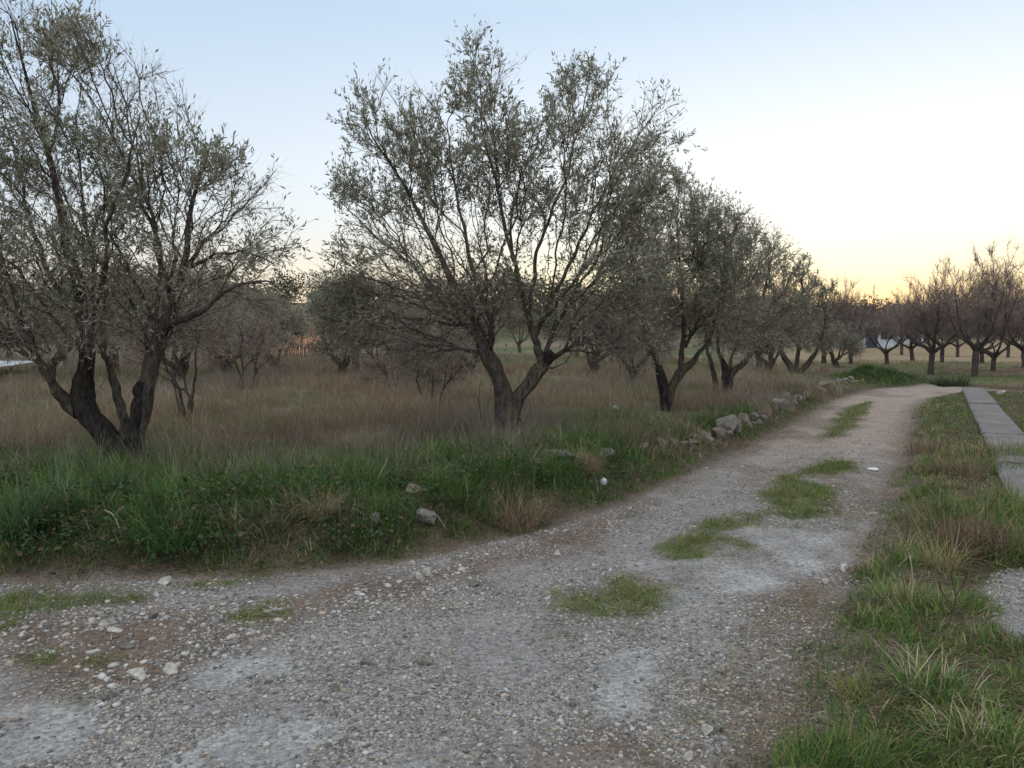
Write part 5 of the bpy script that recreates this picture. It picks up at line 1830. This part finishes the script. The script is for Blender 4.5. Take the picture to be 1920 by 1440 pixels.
def build_far_things():
    M_WALL = mat_plain('white_render_material', (0.44, 0.47, 0.52), 0.7, 0.25, 0.6, 0.2)
    M_ROOF = mat_plain('grey_roof_material', (0.16, 0.17, 0.19), 0.7, 0.15, 1.0, 0.3)
    M_DARK = mat_plain('dark_opening_material', (0.03, 0.035, 0.045), 0.5, 0.1, 1.0, 0.4)

    def box(bm, x0, x1, y0, y1, z0, z1):
        v = [bm.verts.new((x, y, z)) for z in (z0, z1) for x, y in ((x0, y0), (x1, y0), (x1, y1), (x0, y1))]
        for q in ((0, 3, 2, 1), (4, 5, 6, 7), (0, 1, 5, 4), (1, 2, 6, 5), (2, 3, 7, 6), (3, 0, 4, 7)):
            bm.faces.new([v[i] for i in q])

    def part(name, boxes, mat, parent):
        bm = bmesh.new()
        for b in boxes:
            box(bm, *b)
        me = bpy.data.meshes.new(name)
        bm.to_mesh(me)
        bm.free()
        me.materials.append(mat)
        o = bpy.data.objects.new(name, me)
        COL.objects.link(o)
        o.parent = parent
        return o

    def shed(px, Y, w, d, h, label, n):
        x = (px - 960) / F * Y
        root = empty('farm_shed', (x, Y, float(height(x, Y)) - 0.1), label, 'shed', 'white sheds across the stubble field')
        part('wall', [(-w / 2, w / 2, 0, d, 0, h)], M_WALL, root)
        bm = bmesh.new()
        v = [bm.verts.new(p) for p in ((-w / 2 - .3, -.3, h), (w / 2 + .3, -.3, h), (w / 2 + .3, d + .3, h), (-w / 2 - .3, d + .3, h), (-w / 2 - .3, d / 2, h + .9), (w / 2 + .3, d / 2, h + .9))]
        for q in ((0, 1, 5, 4), (2, 3, 4, 5), (1, 2, 5), (3, 0, 4), (3, 2, 1, 0)):
            bm.faces.new([v[i] for i in q])
        me = bpy.data.meshes.new('roof')
        bm.to_mesh(me)
        bm.free()
        me.materials.append(M_ROOF)
        o = bpy.data.objects.new('roof', me)
        COL.objects.link(o)
        o.parent = root
        for k in range(n):
            cx = -w / 2 + w * (k + 0.5) / n
            part('door' if k % 2 else 'window', [(cx - .55, cx + .55, -0.05, 0.05, 0.02 if k % 2 else 0.9, 2.0)], M_DARK, root)

    shed(1633, 72, 4.2, 5, 1.8, 'white shed showing between two almond trunks past the stubble', 3)
    shed(1700, 76, 3.2, 4, 1.3, 'lower white shed half hidden by almond trunks, right of the taller shed', 2)

    # short row of pruned vines at the end of the grass gap
    def vine_mesh(seed):
        V0, Q0, T0 = limb_tube(np.array([[0, 0, -0.1, 0.07], [0.02, 0, 0.35, 0.06], [0, 0.03, 0.7, 0.07], [-0.05, 0.0, 0.85, 0.05]]), None, 8, 0.3, seed=seed)
        Vs, Qs, Ts, off = [V0], [Q0], [T0], len(V0)
        r = np.random.default_rng(seed)
        for k in range(4):
            a = r.uniform(0, 6.28)
            V, Q, T = limb_tube(np.array([[0, 0, 0.72, 0.05], [np.cos(a) * .15, np.sin(a) * .1, 0.9, 0.035], [np.cos(a) * .28, np.sin(a) * .15, 1.15, 0.018]]), None, 6, 0.2, seed=seed + k)
            Vs.append(V); Qs.append(Q + off); Ts.append(T + off)
            off += len(V)
        return np.vstack(Vs), np.vstack(Qs), np.vstack(Ts)
    ms = [vine_mesh(s) for s in (5, 6, 7)]
    src = []
    lab = 'dark pruned vine stump in the short row at the end of the grass gap'
    for k in range(26):
        px, Y = 536 + (k % 13) * 7.0 + (k // 13) * 3.0, 47 + (k // 13) * 2.5
        x = (px - 960) / F * Y
        if k < 3:
            o = mesh_np('vine', *ms[k], None, M_BARK, None, True)
            src.append(o)
        else:
            o = src[k % 3].copy()
            COL.objects.link(o)
        tag(o, lab, 'vine', 'pruned vines in the short row')
        o.location = (x, Y, float(height(x, Y)))
        o.rotation_euler = (0, 0, k * 1.3)
        o.scale = (0.55, 0.55, 0.7 + 0.06 * (k * 7 % 5))

    # a pale surfaced lane crossing at far left
    ys = np.linspace(20.4, 27.5, 9)
    rows = []
    for k, yy in enumerate(ys):
        xs = np.linspace(-60, -13.9 - (yy - 20.4) * 0.42, 40)
        rows.append(np.stack([xs, np.full(40, yy), height(xs, np.full(40, yy)) * 0.3 + 0.62], 1))
    V = np.vstack(rows)
    i = np.arange(9 * 40).reshape(9, 40)
    Q = np.stack([i[:-1, :-1], i[:-1, 1:], i[1:, 1:], i[1:, :-1]], -1).reshape(-1, 4)
    M_LANE = mat_plain('pale_lane_material', (0.40, 0.42, 0.45), 0.35, 0.08, 0.8, 0.6)
    o = mesh_np('lane', V, Q, None, None, M_LANE, None, True)
    tag(o, kind='structure')


build_far_things()
print('faces', sum(len(o.data.polygons) for o in bpy.data.objects if o.type == 'MESH'))
